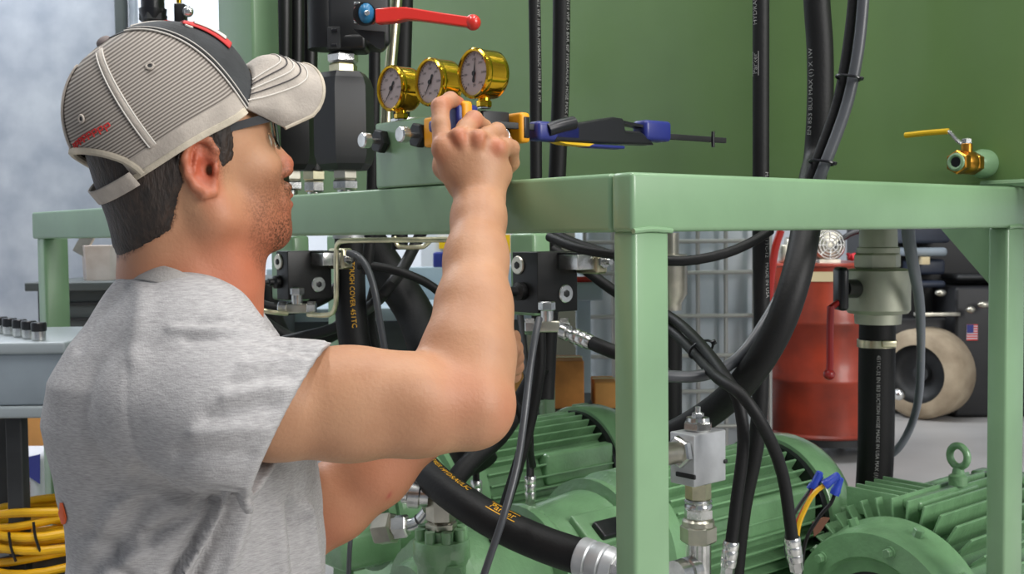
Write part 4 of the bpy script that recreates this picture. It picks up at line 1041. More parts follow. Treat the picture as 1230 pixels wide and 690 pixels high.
# bracket plates with a slot between pump 2 and motor 2
mb = MB(); mb.box(Q2(-.56, -.09, .088), (.13, .07, .016), (Vector((1, 0, 0)), Vector((0, .8, .6)), Vector((0, -.6, .8))), .004); mb.obj('top_flange', cast, pm2)
MB().box(Q2(-.56, -.105, .088), (.08, .035, .02), (Vector((1, 0, 0)), Vector((0, .8, .6)), Vector((0, -.6, .8))), .004).obj('slot', blackp, pm2)
for (x, y, z) in ((-.78, -.108, .02), (-.74, -.1, -.05)):
    q_ = Q2(x, y, z); n_ = Vector((0, y, z)).normalized(); mbb = MB(); mbb.lathe(q_, n_, [(0, .02), (.008, .02), (.01, .015)], 24); mbb.obj('port_plug', cast, pm2)
    mbb = MB(); hexa(mbb, q_ + n_ * .009, q_ + n_ * .0105, .008); mbb.obj('plug_socket', darkm, pm2)
for k in range(5):
    a = PI * .15 + k * PI * .22
    for P_, xx, rr_ in ((pm2, -.66, .12), (pm1, -.475, .14)):
        Q_ = Q2 if P_ is pm2 else Q1
        q_ = Q_(xx, rr_ * math.cos(a), rr_ * math.sin(a)); mbb = MB(); hexa(mbb, q_, q_ - Vector((.014, 0, 0)), .009); mbb.obj('bolt', cast, P_)
# vertical flanged port
q = P(530, 636, 1.66)
fp = thing('flanged_port', 'green cast flange with socket bolts under a steel hex adapter', 'flange', q - Z * .12)
mb = MB(); mb.lathe(q - Z * .22, Z, [(0, .037), (.165, .037), (.175, .041), (.178, .043), (.2, .043), (.206, .041)], 36); mb.obj('flange_body', cast, fp)
mb = MB(); mb.cyl(q - Z * .014, q - Z * .0, .026); mb.obj('flange_neck', cast, fp)
for k in range(8):
    a = k * PI / 4 + .3; c_ = q - Z * .015 + Vector((.032 * math.cos(a), .032 * math.sin(a), 0)); mb = MB(); mb.cyl(c_, c_ + Z * .018, .0078, n=16); mb.obj('socket_bolt', cast, fp)
mb = MB(); mb.prism([q + Vector((.0, -.035, -.045)), q + Vector((.03, -.05, -.045)), q + Vector((.05, -.05, -.13)), q + Vector((.03, -.05, -.14))], Vector((.004, .012, 0))); mb.obj('web', cast, fp)
ad = thing('hex_adapter', 'tall steel hex adapter rising from the green flange', 'fitting', q)
mb = MB(); hexa(mb, q, q + Z * .012, .024, .3); hexa(mb, q + Z * .012, q + Z * .066, .0225, .1); mb.obj('adapter_body', steel, ad)
mb = MB(); mb.lathe(q + Z * .05 + Vector((-.018, 0, 0)), Vector((-1, 0, .1)), [(0, .017), (.012, .017), (.014, .02), (.03, .02), (.032, .014), (.04, .014)], 24); mb.obj('elbow_nut', zinc, ad)
# elbow fitting left
q = P(462, 632, 1.78)
ef = thing('elbow_fitting', 'zinc plated elbow fitting pointing up right below the forearm', 'fitting', q)
mb = MB(); hexa(mb, P(452, 637, 1.78), P(474, 634, 1.77), .026, .2); mb.obj('port_block', steel, ef)
mb = MB(); hexa(mb, P(472, 634, 1.77), P(490, 632, 1.765), .019, .5); mb.obj('hex_nut', zinc, ef)
mb = MB(); mb.tube([P(488, 632, 1.765), P(500, 629, 1.76), P(508, 622, 1.755), P(514, 614, 1.75)], .0105, 16); mb.obj('elbow_tube', zinc, ef)
mb = MB(); mb.torus(P(505, 626, 1.757), P(508, 622, 1.755) - P(500, 629, 1.76), .0105, .002, 20, 6); mb.obj('elbow_ring', darkm, ef)
# casting lumps at far left pump
mb = MB(); mb.box(P(520, 660, 2.0) + Vector((-.14, .05, 0)), (.13, .1, .07), AX, .012); mb.obj('side_port', cast, fp)
# pump valve block, motor1 region bolts
# big hose with yellow print
hb = [P(470, 500, 1.85), P(492, 540, 1.75), P(520, 575, 1.66), P(560, 606, 1.6), P(605, 633, 1.56), P(655, 655, 1.53), P(702, 671, 1.5)]
h = hose('thick black hose with yellow print crossing the pumps at bottom', hb, R(42, 1.6), n=28)
wrap_text('451TC-16 TOUGH COVER HYDRAULIC', .0125, hb, R(42, 1.6), .085, h, yprint, phi=.95)
wrap_text('Parker', .016, hb, R(42, 1.6), .345, h, yprint, phi=.85, boxed=True)
d = (hb[-1] - hb[-2]).normalized(); mb = MB(); crimp(mb, hb[-1] - d * .008, d, .0275, .055); mb.obj('crimped_fitting', alu, h)
mb = MB(); hexa(mb, hb[-1] + d * .045, hb[-1] + d * .075, .024); mb.lathe(hb[-1] + d * .07, d, [(0, .016), (.14, .016)], 20); mb.obj('hose_stem', zinc, h)
# slim hoses
gh = [P(648, 383, 1.62), P(643, 404, 1.6), P(637, 440, 1.58), P(630, 500, 1.55), P(621, 560, 1.53), P(605, 620, 1.5), P(590, 665, 1.49), P(575, 710, 1.48)]
hose('slim grey hose falling from the right pilot block over the printed hose', gh, R(9, 1.55), greyhose)
hose('black hose hanging just behind the slim grey hose', [P(648, 392, 1.78), P(648, 440, 1.78), P(638, 500, 1.78), P(622, 560, 1.78), P(606, 610, 1.8), P(594, 650, 1.82)], R(15, 1.78))
hc = [P(625, 380, 2.3), P(632, 440, 2.2), P(636, 500, 2.1), P(637, 575, 2.0)]
h = hose('thin black hose ending in a crimp before the furthest motor', hc, R(9, 2.1))
d = Vector((0, 0, -1)); mb = MB(); crimp(mb, hc[-1] + Z * .004, d, .0105, .04); hexa(mb, hc[-1] - Z * .034, hc[-1] - Z * .05, .009); mb.cyl(hc[-1] - Z * .04, hc[-1] - Z * .07, .006); mb.obj('crimped_fitting', zinc, h)
q = hc[-1] - Z * .066
fz = thing('steel_elbow', 'zinc coupling lying right of the thin hose crimp', 'fitting', q)
mb = MB(); mb.box(q, (.022, .022, .022), ch=.003); dd = (P(672, 628, 1.95) - q).normalized(); hexa(mb, q, q + dd * .03, .013); mb.lathe(q + dd * .03, dd, [(0, .012), (.004, .0165), (.008, .0145), (.012, .0165), (.016, .0145), (.02, .0165), (.03, .016), (.031, .010)], 24); mb.obj('coupling_body', zinc, fz)
hd = [P(560, 400, 2.2), P(566, 470, 2.15), P(571, 530, 2.1), P(572, 580, 2.05)]
h = hose('thin black hose ending in a crimp left under the elbow', hd, R(8, 2.1))
mb = MB(); crimp(mb, hd[-1] + Z * .004, Vector((0, 0, -1)), .011, .04); mb.obj('crimped_fitting', zinc, h)
hose('black hose slanting down left under the elbow', [P(650, 440, 2.0), P(622, 490, 2.0), P(598, 525, 1.98), P(570, 550, 1.95), P(545, 580, 1.92), P(525, 620, 1.9)], R(24, 1.98))
hose('thin black hose crossing behind the elbow', [P(600, 440, 1.9), P(618, 480, 1.9), P(632, 520, 1.92), P(640, 560, 1.98)], R(9, 1.9))
hose('slim grey hose hanging at the lower left below the forearm', [P(430, 560, 1.75), P(424, 620, 1.72), P(420, 660, 1.7), P(418, 720, 1.7)], R(6, 1.7), greyhose)

# ------------------------------------------------------------------ aluminium port block right of the corner post
Ya = 1.55
c = P(834, 555, Ya); k = Ya / 1354
ab = thing('port_block', 'bright aluminium port block just right of the corner post', 'block', c - Z * .04)
bw = 39 * k / .65; aw = 30 * k / .76; bh_ = 64 * k
cb = c + DU * bw / 2 + DV * aw / 2
MB().box(cb, (bw, aw, bh_), AX, .002).obj('block_body', alu, ab)
MB().box(c + DV * aw * .35 - Z * bh_ * .3 + nU * .0, (.004, aw * .8, .007), AX, .002).obj('notch', darkm, ab)
MB().box(c + DU * bw * .97 - Z * bh_ * .12 - DV * .0, (.008, .005, .006), AX, .002).obj('notch', darkm, ab)
tp_ = cb + Z * bh_ / 2
mb = MB(); hexa(mb, tp_, tp_ + Z * .014, .0215, .3); mb.lathe(tp_ + Z * .013, Z, [(0, .017), (.006, .016), (.007, .009)], 24); hexa(mb, tp_ + Z * .018, tp_ + Z * .026, .0085); mb.cyl(tp_ + Z * .02, tp_ + Z * .034, .004); mb.obj('top_plug', zinc, ab)
q = c + DV * aw * .45 + Z * .012
mb = MB(); hexa(mb, q + nU * .002, q + nU * .014, .0225, .2); mb.obj('side_nut', zinc, ab); mb = MB(); mb.cyl(q + nU * .012, q + nU * .09, .0155); mb.obj('side_pipe', steel, ab)
q = cb - Z * bh_ / 2
mb = MB(); hexa(mb, q, q - Z * .026, .0185, .1); mb.obj('hex_adapter', yzinc, ab)
mb = MB(); mb.lathe(q - Z * .025, -Z, [(0, .018), (.003, .02), (.006, .018), (.009, .02), (.012, .02)], 24); hexa(mb, q - Z * .037, q - Z * .054, .021, .5); mb.obj('union_nut', zinc, ab)
mb = MB(); mb.lathe(q - Z * .053, -Z, [(0, .02), (.003, .023), (.010, .023)], 24); hexa(mb, q - Z * .062, q - Z * .088, .026, .2); mb.obj('lower_nut', steel, ab)
mb = MB(); mb.cyl(q - Z * .088, q - Z * .2, .018); mb.lathe(q - Z * .125 + nU * .01, nU, [(0, .02), (.016, .02), (.018, .017), (.022, .02), (.04, .02)], 24); mb.obj('lower_elbow', zinc, ab)

# base skid under motors
sk = thing('base_skid', 'green steel skid floor plate carrying the motors and pumps', 'skid', W(.8, .9, 0))
fbox(MB(), .10, 1.6, .06, 1.9, .10, .125, .004).obj('deck_plate', green, sk)
for tt in (.3, .9, 1.5): fbox(MB(), .12, 1.58, tt - .04, tt + .04, 0, .10, .004).obj('skid_rail', green, sk)
for mc_, r_, nm in ((m1c, .155, 'a'), (m2c, .155, 'b'), (m3c, .195, 'c')):
    tw = (mc_ - C0); w_ = tw.dot(DU); t_ = tw.dot(DV); zt_ = mc_.z - r_ * 1.13
    x0_, x1_ = (w_ - .42, w_) if nm != 'c' else (w_ + .09, w_ + .45)
    if zt_ > .13: fbox(MB(), x0_, x1_, t_ - .15, t_ + .15, .125, zt_, .004).obj('motor_pedestal', green, sk)
# ------------------------------------------------------------------ the worker (signed distance modelling)
class Grid:
    def __init__(s, lo, hi, h):
        s.lo = np.array(lo, dtype=np.float32); s.h = h
        s.n = np.ceil((np.array(hi) - s.lo) / h).astype(int) + 1
        s.F = np.full(tuple(s.n), 1.0, dtype=np.float32)
    def sub(s, lo, hi):
        a = np.clip(np.floor((np.array(lo) - s.lo) / s.h).astype(int), 0, s.n - 1)
        b = np.clip(np.ceil((np.array(hi) - s.lo) / s.h).astype(int) + 1, 1, s.n)
        sl = tuple(slice(a[i], max(b[i], a[i] + 1)) for i in range(3))
        ax_ = [s.lo[i] + s.h * np.arange(sl[i].start, sl[i].stop, dtype=np.float32) for i in range(3)]
        X, Y, Z_ = np.meshgrid(*ax_, indexing='ij', sparse=True)
        return sl, X, Y, Z_
    def op(s, d, sl, k, mode):
        A = s.F[sl]
        if mode == 'u':
            h = np.maximum(k - np.abs(A - d), 0) / k; s.F[sl] = np.minimum(A, d) - h * h * k * .25
        elif mode == 's':
            d = -d; h = np.maximum(k - np.abs(A - d), 0) / k; s.F[sl] = np.maximum(A, d) + h * h * k * .25
    def cap(s, a, b, r0, r1=None, k=.01, mode='u'):
        r1 = r0 if r1 is None else r1; a = np.array(a, float); b = np.array(b, float)
        pad = max(r0, r1) + k + .02
        sl, X, Y, Z_ = s.sub(np.minimum(a, b) - pad, np.maximum(a, b) + pad)
        d = b - a; L = float(d @ d) or 1e-9
        t = np.clip(((X - a[0]) * d[0] + (Y - a[1]) * d[1] + (Z_ - a[2]) * d[2]) / L, 0, 1)
        D = np.sqrt((X - a[0] - t * d[0]) ** 2 + (Y - a[1] - t * d[1]) ** 2 + (Z_ - a[2] - t * d[2]) ** 2) - (r0 + t * (r1 - r0))
        s.op(D, sl, k, mode)
    def ell(s, c, r, k=.01, mode='u', R_=None):
        c = np.array(c, float); r = np.array(r, float); pad = r.max() + k + .02
        sl, X, Y, Z_ = s.sub(c - pad, c + pad)
        x, y, z = X - c[0], Y - c[1], Z_ - c[2]
        if R_ is not None:
            x, y, z = (R_[0][0] * x + R_[0][1] * y + R_[0][2] * z, R_[1][0] * x + R_[1][1] * y + R_[1][2] * z, R_[2][0] * x + R_[2][1] * y + R_[2][2] * z)
        k0 = np.sqrt((x / r[0]) ** 2 + (y / r[1]) ** 2 + (z / r[2]) ** 2); k1 = np.sqrt((x / r[0] ** 2) ** 2 + (y / r[1] ** 2) ** 2 + (z / r[2] ** 2) ** 2) + 1e-9
        s.op(k0 * (k0 - 1) / k1, sl, k, mode)
    def chain(s, pts, rs, k=.01, mode='u'):
        for i in range(len(pts) - 1): s.cap(pts[i], pts[i + 1], rs[i], rs[i + 1], k, mode)
    def coords(s):
        return [s.lo[i] + s.h * np.arange(s.n[i], dtype=np.float32).reshape([-1 if j == i else 1 for j in range(3)]) for i in range(3)]
    def mesh(s, F_=None):
        F_ = s.F if F_ is None else F_
        sg = F_ < 0
        nx, ny, nz = F_.shape
        cnt = np.zeros((nx - 1, ny - 1, nz - 1), np.float32); P_ = np.zeros((nx - 1, ny - 1, nz - 1, 3), np.float32)
        corner = lambda i, j, k: (slice(i, nx - 1 + i), slice(j, ny - 1 + j), slice(k, nz - 1 + k))
        edges = [((i, j, k), d) for d in range(3) for (i, j, k) in [(0, a, b) if d == 0 else ((a, 0, b) if d == 1 else (a, b, 0)) for a in (0, 1) for b in (0, 1)]]
        for c0, d in edges:
            c1 = list(c0); c1[d] += 1
            f0, f1 = F_[corner(*c0)], F_[corner(*c1)]
            m_ = (f0 < 0) != (f1 < 0)
            idx = np.nonzero(m_)
            t = f0[idx] / (f0[idx] - f1[idx])
            cnt[idx] += 1
            for q in range(3): P_[idx + (np.full(len(idx[0]), q),)] += c0[q] + (t if q == d else 0)
        act = cnt > 0; ids = np.full(cnt.shape, -1, np.int64); ids[act] = np.arange(act.sum())
        base = np.argwhere(act).astype(np.float32)
        V = (base + P_[act] / cnt[act][:, None]) * s.h + s.lo
        Q = []
        for d in range(3):
            a, b = (d + 1) % 3, (d + 2) % 3
            sl0 = [slice(1, -1)] * 3; sl0[d] = slice(0, -1); sl1 = list(sl0); sl1[d] = slice(1, None)
            s0, s1 = sg[tuple(sl0)], sg[tuple(sl1)]
            idx = np.argwhere(s0 != s1); fl = s0[tuple(idx.T)]
            off = np.ones(3, int); off[d] = 0; I = idx + off
            def g(da, db):
                J = I.copy(); J[:, a] -= da; J[:, b] -= db
                return ids[tuple(J.T)]
            q = np.stack([g(1, 1), g(0, 1), g(0, 0), g(1, 0)], 1)
            q[~fl] = q[~fl][:, ::-1]
            Q.append(q[(q >= 0).all(1)])
        return V, np.concatenate(Q)
def np_obj(name, Vs, Qs, m_, parent, attrs=None):
    me = bpy.data.meshes.new(name); off = parent_loc(parent)
    V = np.concatenate(Vs).astype(np.float32) - np.array(off, dtype=np.float32)
    Q = []; o = 0
    for v, q in zip(Vs, Qs): Q.append(q + o); o += len(v)
    Q = np.concatenate(Q)
    me.vertices.add(len(V)); me.vertices.foreach_set('co', V.ravel())
    me.loops.add(Q.size); me.loops.foreach_set('vertex_index', Q.ravel().astype(np.int32))
    me.polygons.add(len(Q)); me.polygons.foreach_set('loop_start', (np.arange(len(Q)) * 4).astype(np.int32))
    try: me.polygons.foreach_set('loop_total', np.full(len(Q), 4, np.int32))
    except Exception: pass
    me.update(calc_edges=True); me.validate()
    me.polygons.foreach_set('use_smooth', [True] * len(me.polygons))
    if m_: me.materials.append(m_)
    if attrs is not None:
        ca = me.color_attributes.new('tint', 'FLOAT_COLOR', 'POINT')
        ca.data.foreach_set('color', np.concatenate(attrs).astype(np.float32).ravel())
    o_ = bpy.data.objects.new(name, me); COL.objects.link(o_); o_.parent = parent
    return o_
def smooth_noise(V, sc, seed=0):
    return np.array([noise.noise(Vector((v[0] * sc + seed, v[1] * sc, v[2] * sc))) for v in V])
def NP(p): return np.array(p, dtype=float)

YH = 1.25
man = thing('person', 'man in grey t-shirt, mesh back cap and glasses, reaching up to clamp', 'person', (P(230, 600, 1.3).x, 1.3, 0))

# --- head frame: x forward, y left, z up
yaw, pit = math.radians(33), math.radians(15)
hf = Vector((math.cos(pit) * math.cos(yaw), math.cos(pit) * math.sin(yaw), math.sin(pit)))
hl_ = Vector((-math.sin(yaw), math.cos(yaw), 0)); hu = hf.cross(hl_)
HM = Matrix((hf, hl_, hu)).transposed()
ear = P(246, 199, 1.182)
HO = ear - HM @ Vector((-.004, -.080, .0))
def H(x, y, z): return HO + HM @ Vector((x, y, z))
def Hi(p): return HM.transposed() @ (Vector(p) - HO)
G = Grid((-.14, -.10, -.27), (.145, .105, .145), .0021)
G.ell((-.001, 0, .038), (.093, .076, .080), .02)
G.ell((.037, 0, .024), (.062, .064, .064), .03)
G.ell((.048, 0, -.030), (.050, .055, .078), .03)
G.ell((-.046, 0, -.02), (.042, .056, .052), .03)          # occiput
for sy in (-1, 1):
    G.cap((.000, sy * .052, -.058), (.069, sy * .018, -.093), .021, .019, .025)   # jaw
    G.cap((-.005, sy * .058, -.01), (.0, sy * .054, -.055), .02, .02, .025)
    G.ell((.068, sy * .043, -.018), (.022, .018, .018), .02)               # cheekbone
    G.cap((.092, sy * .010, .030), (.078, sy * .045, .030), .010, .010, .012)  # brow
G.ell((.080, 0, -.092), (.018, .021, .018), .018)
G.ell((.090, 0, -.060), (.014, .030, .024), .015)
for sy in (-1, 1):
    G.ell((.102, sy * .032, .008), (.018, .018, .013), .014, 's')
    G.ell((.078, sy * .031, .008), (.0145, .0145, .0145), .005)
G.cap((.092, 0, .022), (.113, 0, -.020), .0075, .0105, .012)             # nose
G.ell((.111, 0, -.024), (.012, .011, .010), .006)
for sy in (-1, 1):
    G.ell((.107, sy * .012, -.029), (.011, .007, .008), .005)
    G.ell((.111, sy * .0065, -.037), (.005, .0032, .004), .002, 's')
G.ell((.101, 0, -.048), (.0115, .025, .0075), .006)
G.ell((.102, 0, -.058), (.0095, .022, .0052), .003)
G.ell((.099, 0, -.068), (.010, .020, .0065), .004)
G.ell((.113, 0, -.0628), (.012, .020, .0012), .002, 's')
G.ell((.101, 0, -.080), (.008, .014, .004), .006, 's')
# ears
for sy in (-1, 1):
    R_e = Matrix.Rotation(math.radians(14), 3, 'Y') @ Matrix.Rotation(sy * math.radians(20), 3, 'Z')
    Re = R_e.transposed()
    ec = Vector((-.006, sy * .080, .0))
    def E(x, y, z): return ec + R_e @ Vector((x, sy * y, z))
    G.ell(E(0, -.002, -.001), (.0165, .0045, .0285), .005, 'u', Re)
    ring = [(-.006, 0, .012), (-.001, .003, .027)]
    rp = [E(.012, -.006, .004), E(.0135, .0, .016), E(.007, .004, .0265), E(-.004, .005, .029), E(-.0135, .005, .022), E(-.0175, .005, .008), E(-.0155, .004, -.008), E(-.009, .003, -.020), E(.001, .001, -.0285), E(.009, -.003, -.027), E(.011, -.006, -.019)]
    G.chain([NP(q) for q in rp], [.0034, .0036, .0038, .004, .004, .004, .0038, .004, .0058, .0045, .004], .004)
    G.cap(NP(E(-.004, .002, .016)), NP(E(-.009, .004, -.006)), .0026, .0028, .003)
    G.ell(NP(E(.003, .003, -.003)), (.0085, .0075, .0125), .0035, 's', Re)
    G.ell(NP(E(.006, -.003, -.004)), (.004, .012, .006), .003, 's', Re)
    G.ell(NP(E(.001, .005, .014)), (.007, .004, .006), .003, 's', Re)
    G.ell(NP(E(.0125, .001, -.004)), (.0035, .004, .006), .003, 'u', Re)
# neck (in head coordinates through the inverse transform)
nk = [Hi(P(204, 225, 1.262)), Hi(P(222, 300, 1.268)), Hi(P(228, 350, 1.27)), Hi(P(228, 410, 1.28))]
G.chain([NP(q) for q in nk], [.058, .0635, .070, .080], .03)
fn = [Hi(P(262, 262, 1.262)), Hi(P(262, 320, 1.268)), Hi(P(268, 372, 1.27))]
G.chain([NP(q) for q in fn], [.036, .032, .030], .035)
G.cap(NP(Hi(P(232, 222, 1.20))), NP(Hi(P(284, 352, 1.245))), .010, .011, .02)      # sternomastoid
G.ell(NP(Hi(P(291, 322, 1.262))), (.010, .010, .012), .012)
Vh, Qh = G.mesh()
HMn = np.array(HM); HOn = NP(HO)
Vw = Vh @ HMn.T + HOn
# tint: R beard, G redness, B lips
x, y, z = Vh[:, 0], Vh[:, 1], Vh[:, 2]
def sstep(a, b, v): t = np.clip((v - a) / (b - a), 0, 1); return t * t * (3 - 2 * t)
nz_ = smooth_noise(Vh, 55)
jawl = sstep(-.012, -.062, z + .35 * (np.clip(x, 0, .1) - .06) * -1 + nz_ * .012) * sstep(.012, .05, x + nz_ * .012) * sstep(-.15, -.118, z)
must = np.exp(-((z + .046) / .010) ** 2) * sstep(.088, .098, x) * (np.abs(y) < .03)
chin = sstep(-.074, -.09, z) * sstep(.05, .075, x)
side = np.exp(-((x - .012) / .014) ** 2) * sstep(-.035, .0, z) * sstep(.03, .0, z - .03) * (np.abs(y) > .04)
beard = np.clip(jawl * .62 + must * .95 + chin * .55 + side * .55, 0, 1)
hairc = sstep(.004, -.006, np.maximum(np.maximum(x + .022 - .45 * z, -(z + .040 - .375 * x) * .9), z - .12) + nz_ * .006)
earb = np.sqrt((x + .008) ** 2 + (np.abs(y) - .084) ** 2 * .6 + (z * .75) ** 2) < .0225
beard = np.clip(np.maximum(beard, hairc * 1.6 * (~earb)), 0, 1.6)
lips = np.exp(-((z + .063) / .0075) ** 4) * sstep(.098, .103, x) * (np.abs(y) < .022)
near_ear = np.exp(-(((x + .006) / .024) ** 2 + (z / .036) ** 2)) * sstep(.070, .078, np.abs(y))
nosr = np.exp(-(((x - .118) / .014) ** 2 + ((z + .024) / .016) ** 2))
neckr = sstep(-.02, -.13, z - x * .3)
red = np.clip(near_ear * .85 + nosr * .5 + neckr * .5, 0, 1)
th = np.stack([beard, red, lips * .4, np.ones_like(x)], 1)

# --- right arm (near): world coordinates
def pt(px, py, Y): return NP(P(px, py, Y))
A = Grid(NP((P(225, 400, 1.1).x, .98, P(300, 600, 1.1).z)), NP((P(640, 100, 1.3).x, 1.56, P(500, 85, 1.4).z)), .0022)
A.chain([pt(235, 462, 1.14), pt(330, 486, 1.155), pt(420, 487, 1.175), pt(500, 487, 1.19), pt(560, 487, 1.205)], [.055, .055, .0560, .052, .047], .02)
A.chain([pt(562, 478, 1.21), pt(566, 425, 1.235), pt(569, 370, 1.27), pt(572, 310, 1.315), pt(575, 262, 1.36), pt(576, 232, 1.385)], [.047, .0455, .0405, .034, .0295, .0285], .022)
A.ell(pt(578, 498, 1.195), (.020, .024, .020), .03)
A.ell(pt(548, 440, 1.235), (.034, .032, .05), .03)
A.ell(pt(430, 462, 1.16), (.07, .03, .028), .03)
# palm / back of the hand
wr = pt(577, 238, 1.385)
mc = {'i': pt(533, 180, 1.372), 'm': pt(552, 170, 1.368), 'r': pt(575, 172, 1.370), 'p': pt(597, 182, 1.382)}
for f, r in (('i', .0145), ('m', .0145), ('r', .014), ('p', .0135)):
    A.cap(wr + (mc[f] - wr) * .0, mc[f], .0225, r, .014)
A.cap(pt(545, 205, 1.39), pt(598, 208, 1.40), .018, .018, .018)
fing = {
 'i': ([mc['i'], pt(529.5, 150, 1.385), pt(529, 128, 1.398), pt(541, 120, 1.418), pt(551, 124, 1.432)], [.0135, .0112, .0112, .0098, .0080]),
 'm': ([mc['m'], pt(560, 154, 1.383), pt(569, 144, 1.397), pt(581, 153, 1.425), pt(578, 166, 1.435)], [.0135, .0115, .0112, .0098, .0085]),
 'r': ([mc['r'], pt(586, 163, 1.385), pt(597, 158, 1.400), pt(606, 170, 1.425), pt(598, 182, 1.435)], [.013, .011, .0108, .0095, .008]),
 'p': ([mc['p'], pt(607, 176, 1.392), pt(614, 178, 1.402), pt(615, 196, 1.422), pt(607, 208, 1.43)], [.0125, .0105, .010, .009, .008])}
for f in fing:
    ps, rs = fing[f]; A.chain(ps, rs, .004)
for q, r in ((mc['i'], .0125), (mc['m'], .0128), (mc['r'], .0125), (mc['p'], .012)):
    A.ell(q + np.array((0, -.006, .004)), (r, r * .9, r), .006)
A.chain([pt(556, 222, 1.40), pt(536, 200, 1.425), pt(533, 175, 1.44), pt(540, 155, 1.448)], [.019, .0155, .0125, .0105], .01)   # thumb
# creases between the knuckles
for f, g_ in (('i', 'm'), ('m', 'r'), ('r', 'p')):
    mid = (mc[f] + mc[g_]) / 2 + np.array((0, -.016, .008)); A.cap(mid, mid * .8 + wr * .2 + np.array((0, -.008, 0)), .002, .0008, .009, 's')
Va, Qa = A.mesh()
ta_ = np.zeros((len(Va), 4)); ta_[:, 3] = 1
for q, r, s_ in [(mc['i'], .014, .6), (mc['m'] + [0,-.012,.004], .012, .55), (mc['r'] + [0,-.012,.004], .011, .5), (mc['p'] + [0,-.012,.004], .011, .6), (pt(530, 128, 1.4), .014, .6), (pt(570, 144, 1.39), .012, .4), (pt(551, 121, 1.43), .013, .7), (pt(592, 494, 1.19), .028, .4), (pt(560, 470, 1.16), .04, .2)]:
    ta_[:, 1] = np.maximum(ta_[:, 1], s_ * np.exp(-(np.linalg.norm(Va - q, axis=1) / r) ** 2))
# --- left arm (far)
B = Grid(NP((P(180, 400, 1.4).x, 1.3, P(300, 720, 1.4).z)), NP((P(650, 100, 1.45).x, 1.62, P(500, 395, 1.45).z)), .0024)
B.chain([pt(190, 450, 1.47), pt(270, 560, 1.48), pt(348, 642, 1.45)], [.06, .052, .046], .02)
B.chain([pt(350, 640, 1.45), pt(400, 604, 1.45), pt(450, 566, 1.45), pt(510, 512, 1.45), pt(566, 466, 1.45), pt(583, 450, 1.45)], [.047, .049, .0455, .036, .029, .027], .02)
hw = pt(583, 450, 1.45)
mc2 = [pt(604, 402, 1.43), pt(608, 412, 1.45), pt(609, 424, 1.465), pt(608, 436, 1.475)]
for q in mc2: B.cap(hw, q, .02, .0125, .012)
tips = [[(615, 406, 1.415), (617, 420, 1.405), (611, 428, 1.40)], [(618, 418, 1.43), (620, 430, 1.415), (614, 438, 1.41)], [(618, 430, 1.445), (620, 441, 1.43), (613, 447, 1.42)], [(615, 441, 1.455), (617, 451, 1.44), (610, 455, 1.43)]]
for q, tp__ in zip(mc2, tips):
    B.chain([q] + [pt(*a_) for a_ in tp__], [.0115, .0105, .0095, .008], .004)
B.chain([hw, pt(590, 425, 1.42), pt(600, 410, 1.40), pt(608, 402, 1.395)], [.018, .0135, .0115, .0095], .01)
Vb, Qb = B.mesh()
tb_ = np.zeros((len(Vb), 4)); tb_[:, 3] = 1
for q, r, s_ in [(pt(480, 590, 1.41), .014, .0), (pt(395, 640, 1.42), .05, .3), (pt(470, 560, 1.42), .08, .25)]:
    tb_[:, 1] = np.maximum(tb_[:, 1], s_ * np.exp(-(np.linalg.norm(Vb - q, axis=1) / r) ** 2))
tb_[:, 1] += .06
sc_ = pt(467, 597, 1.405); dd_ = Vb - sc_; dd_[:, 1] *= .3
tb_[:, 2] = np.maximum(0, np.exp(-((dd_[:, 0] + dd_[:, 2] * -.5) / .0022) ** 2) * np.exp(-(dd_[:, 2] / .005) ** 2))
# torso core that carries head and arms inside the shirt
T = Grid(NP((-.62, 1.05, .45)), NP((-.1, 1.58, 1.1)), .009)
T.ell(pt(225, 540, 1.31), (.10, .12, .13), .03); T.ell(pt(225, 700, 1.33), (.085, .10, .18), .03)
T.cap(pt(218, 400, 1.28), pt(218, 480, 1.3), .06, .09, .03); T.cap(pt(230, 468, 1.17), pt(200, 460, 1.44), .055, .055, .03)
Vt, Qt = T.mesh(); tt_ = np.zeros((len(Vt), 4)); tt_[:, 3] = 1

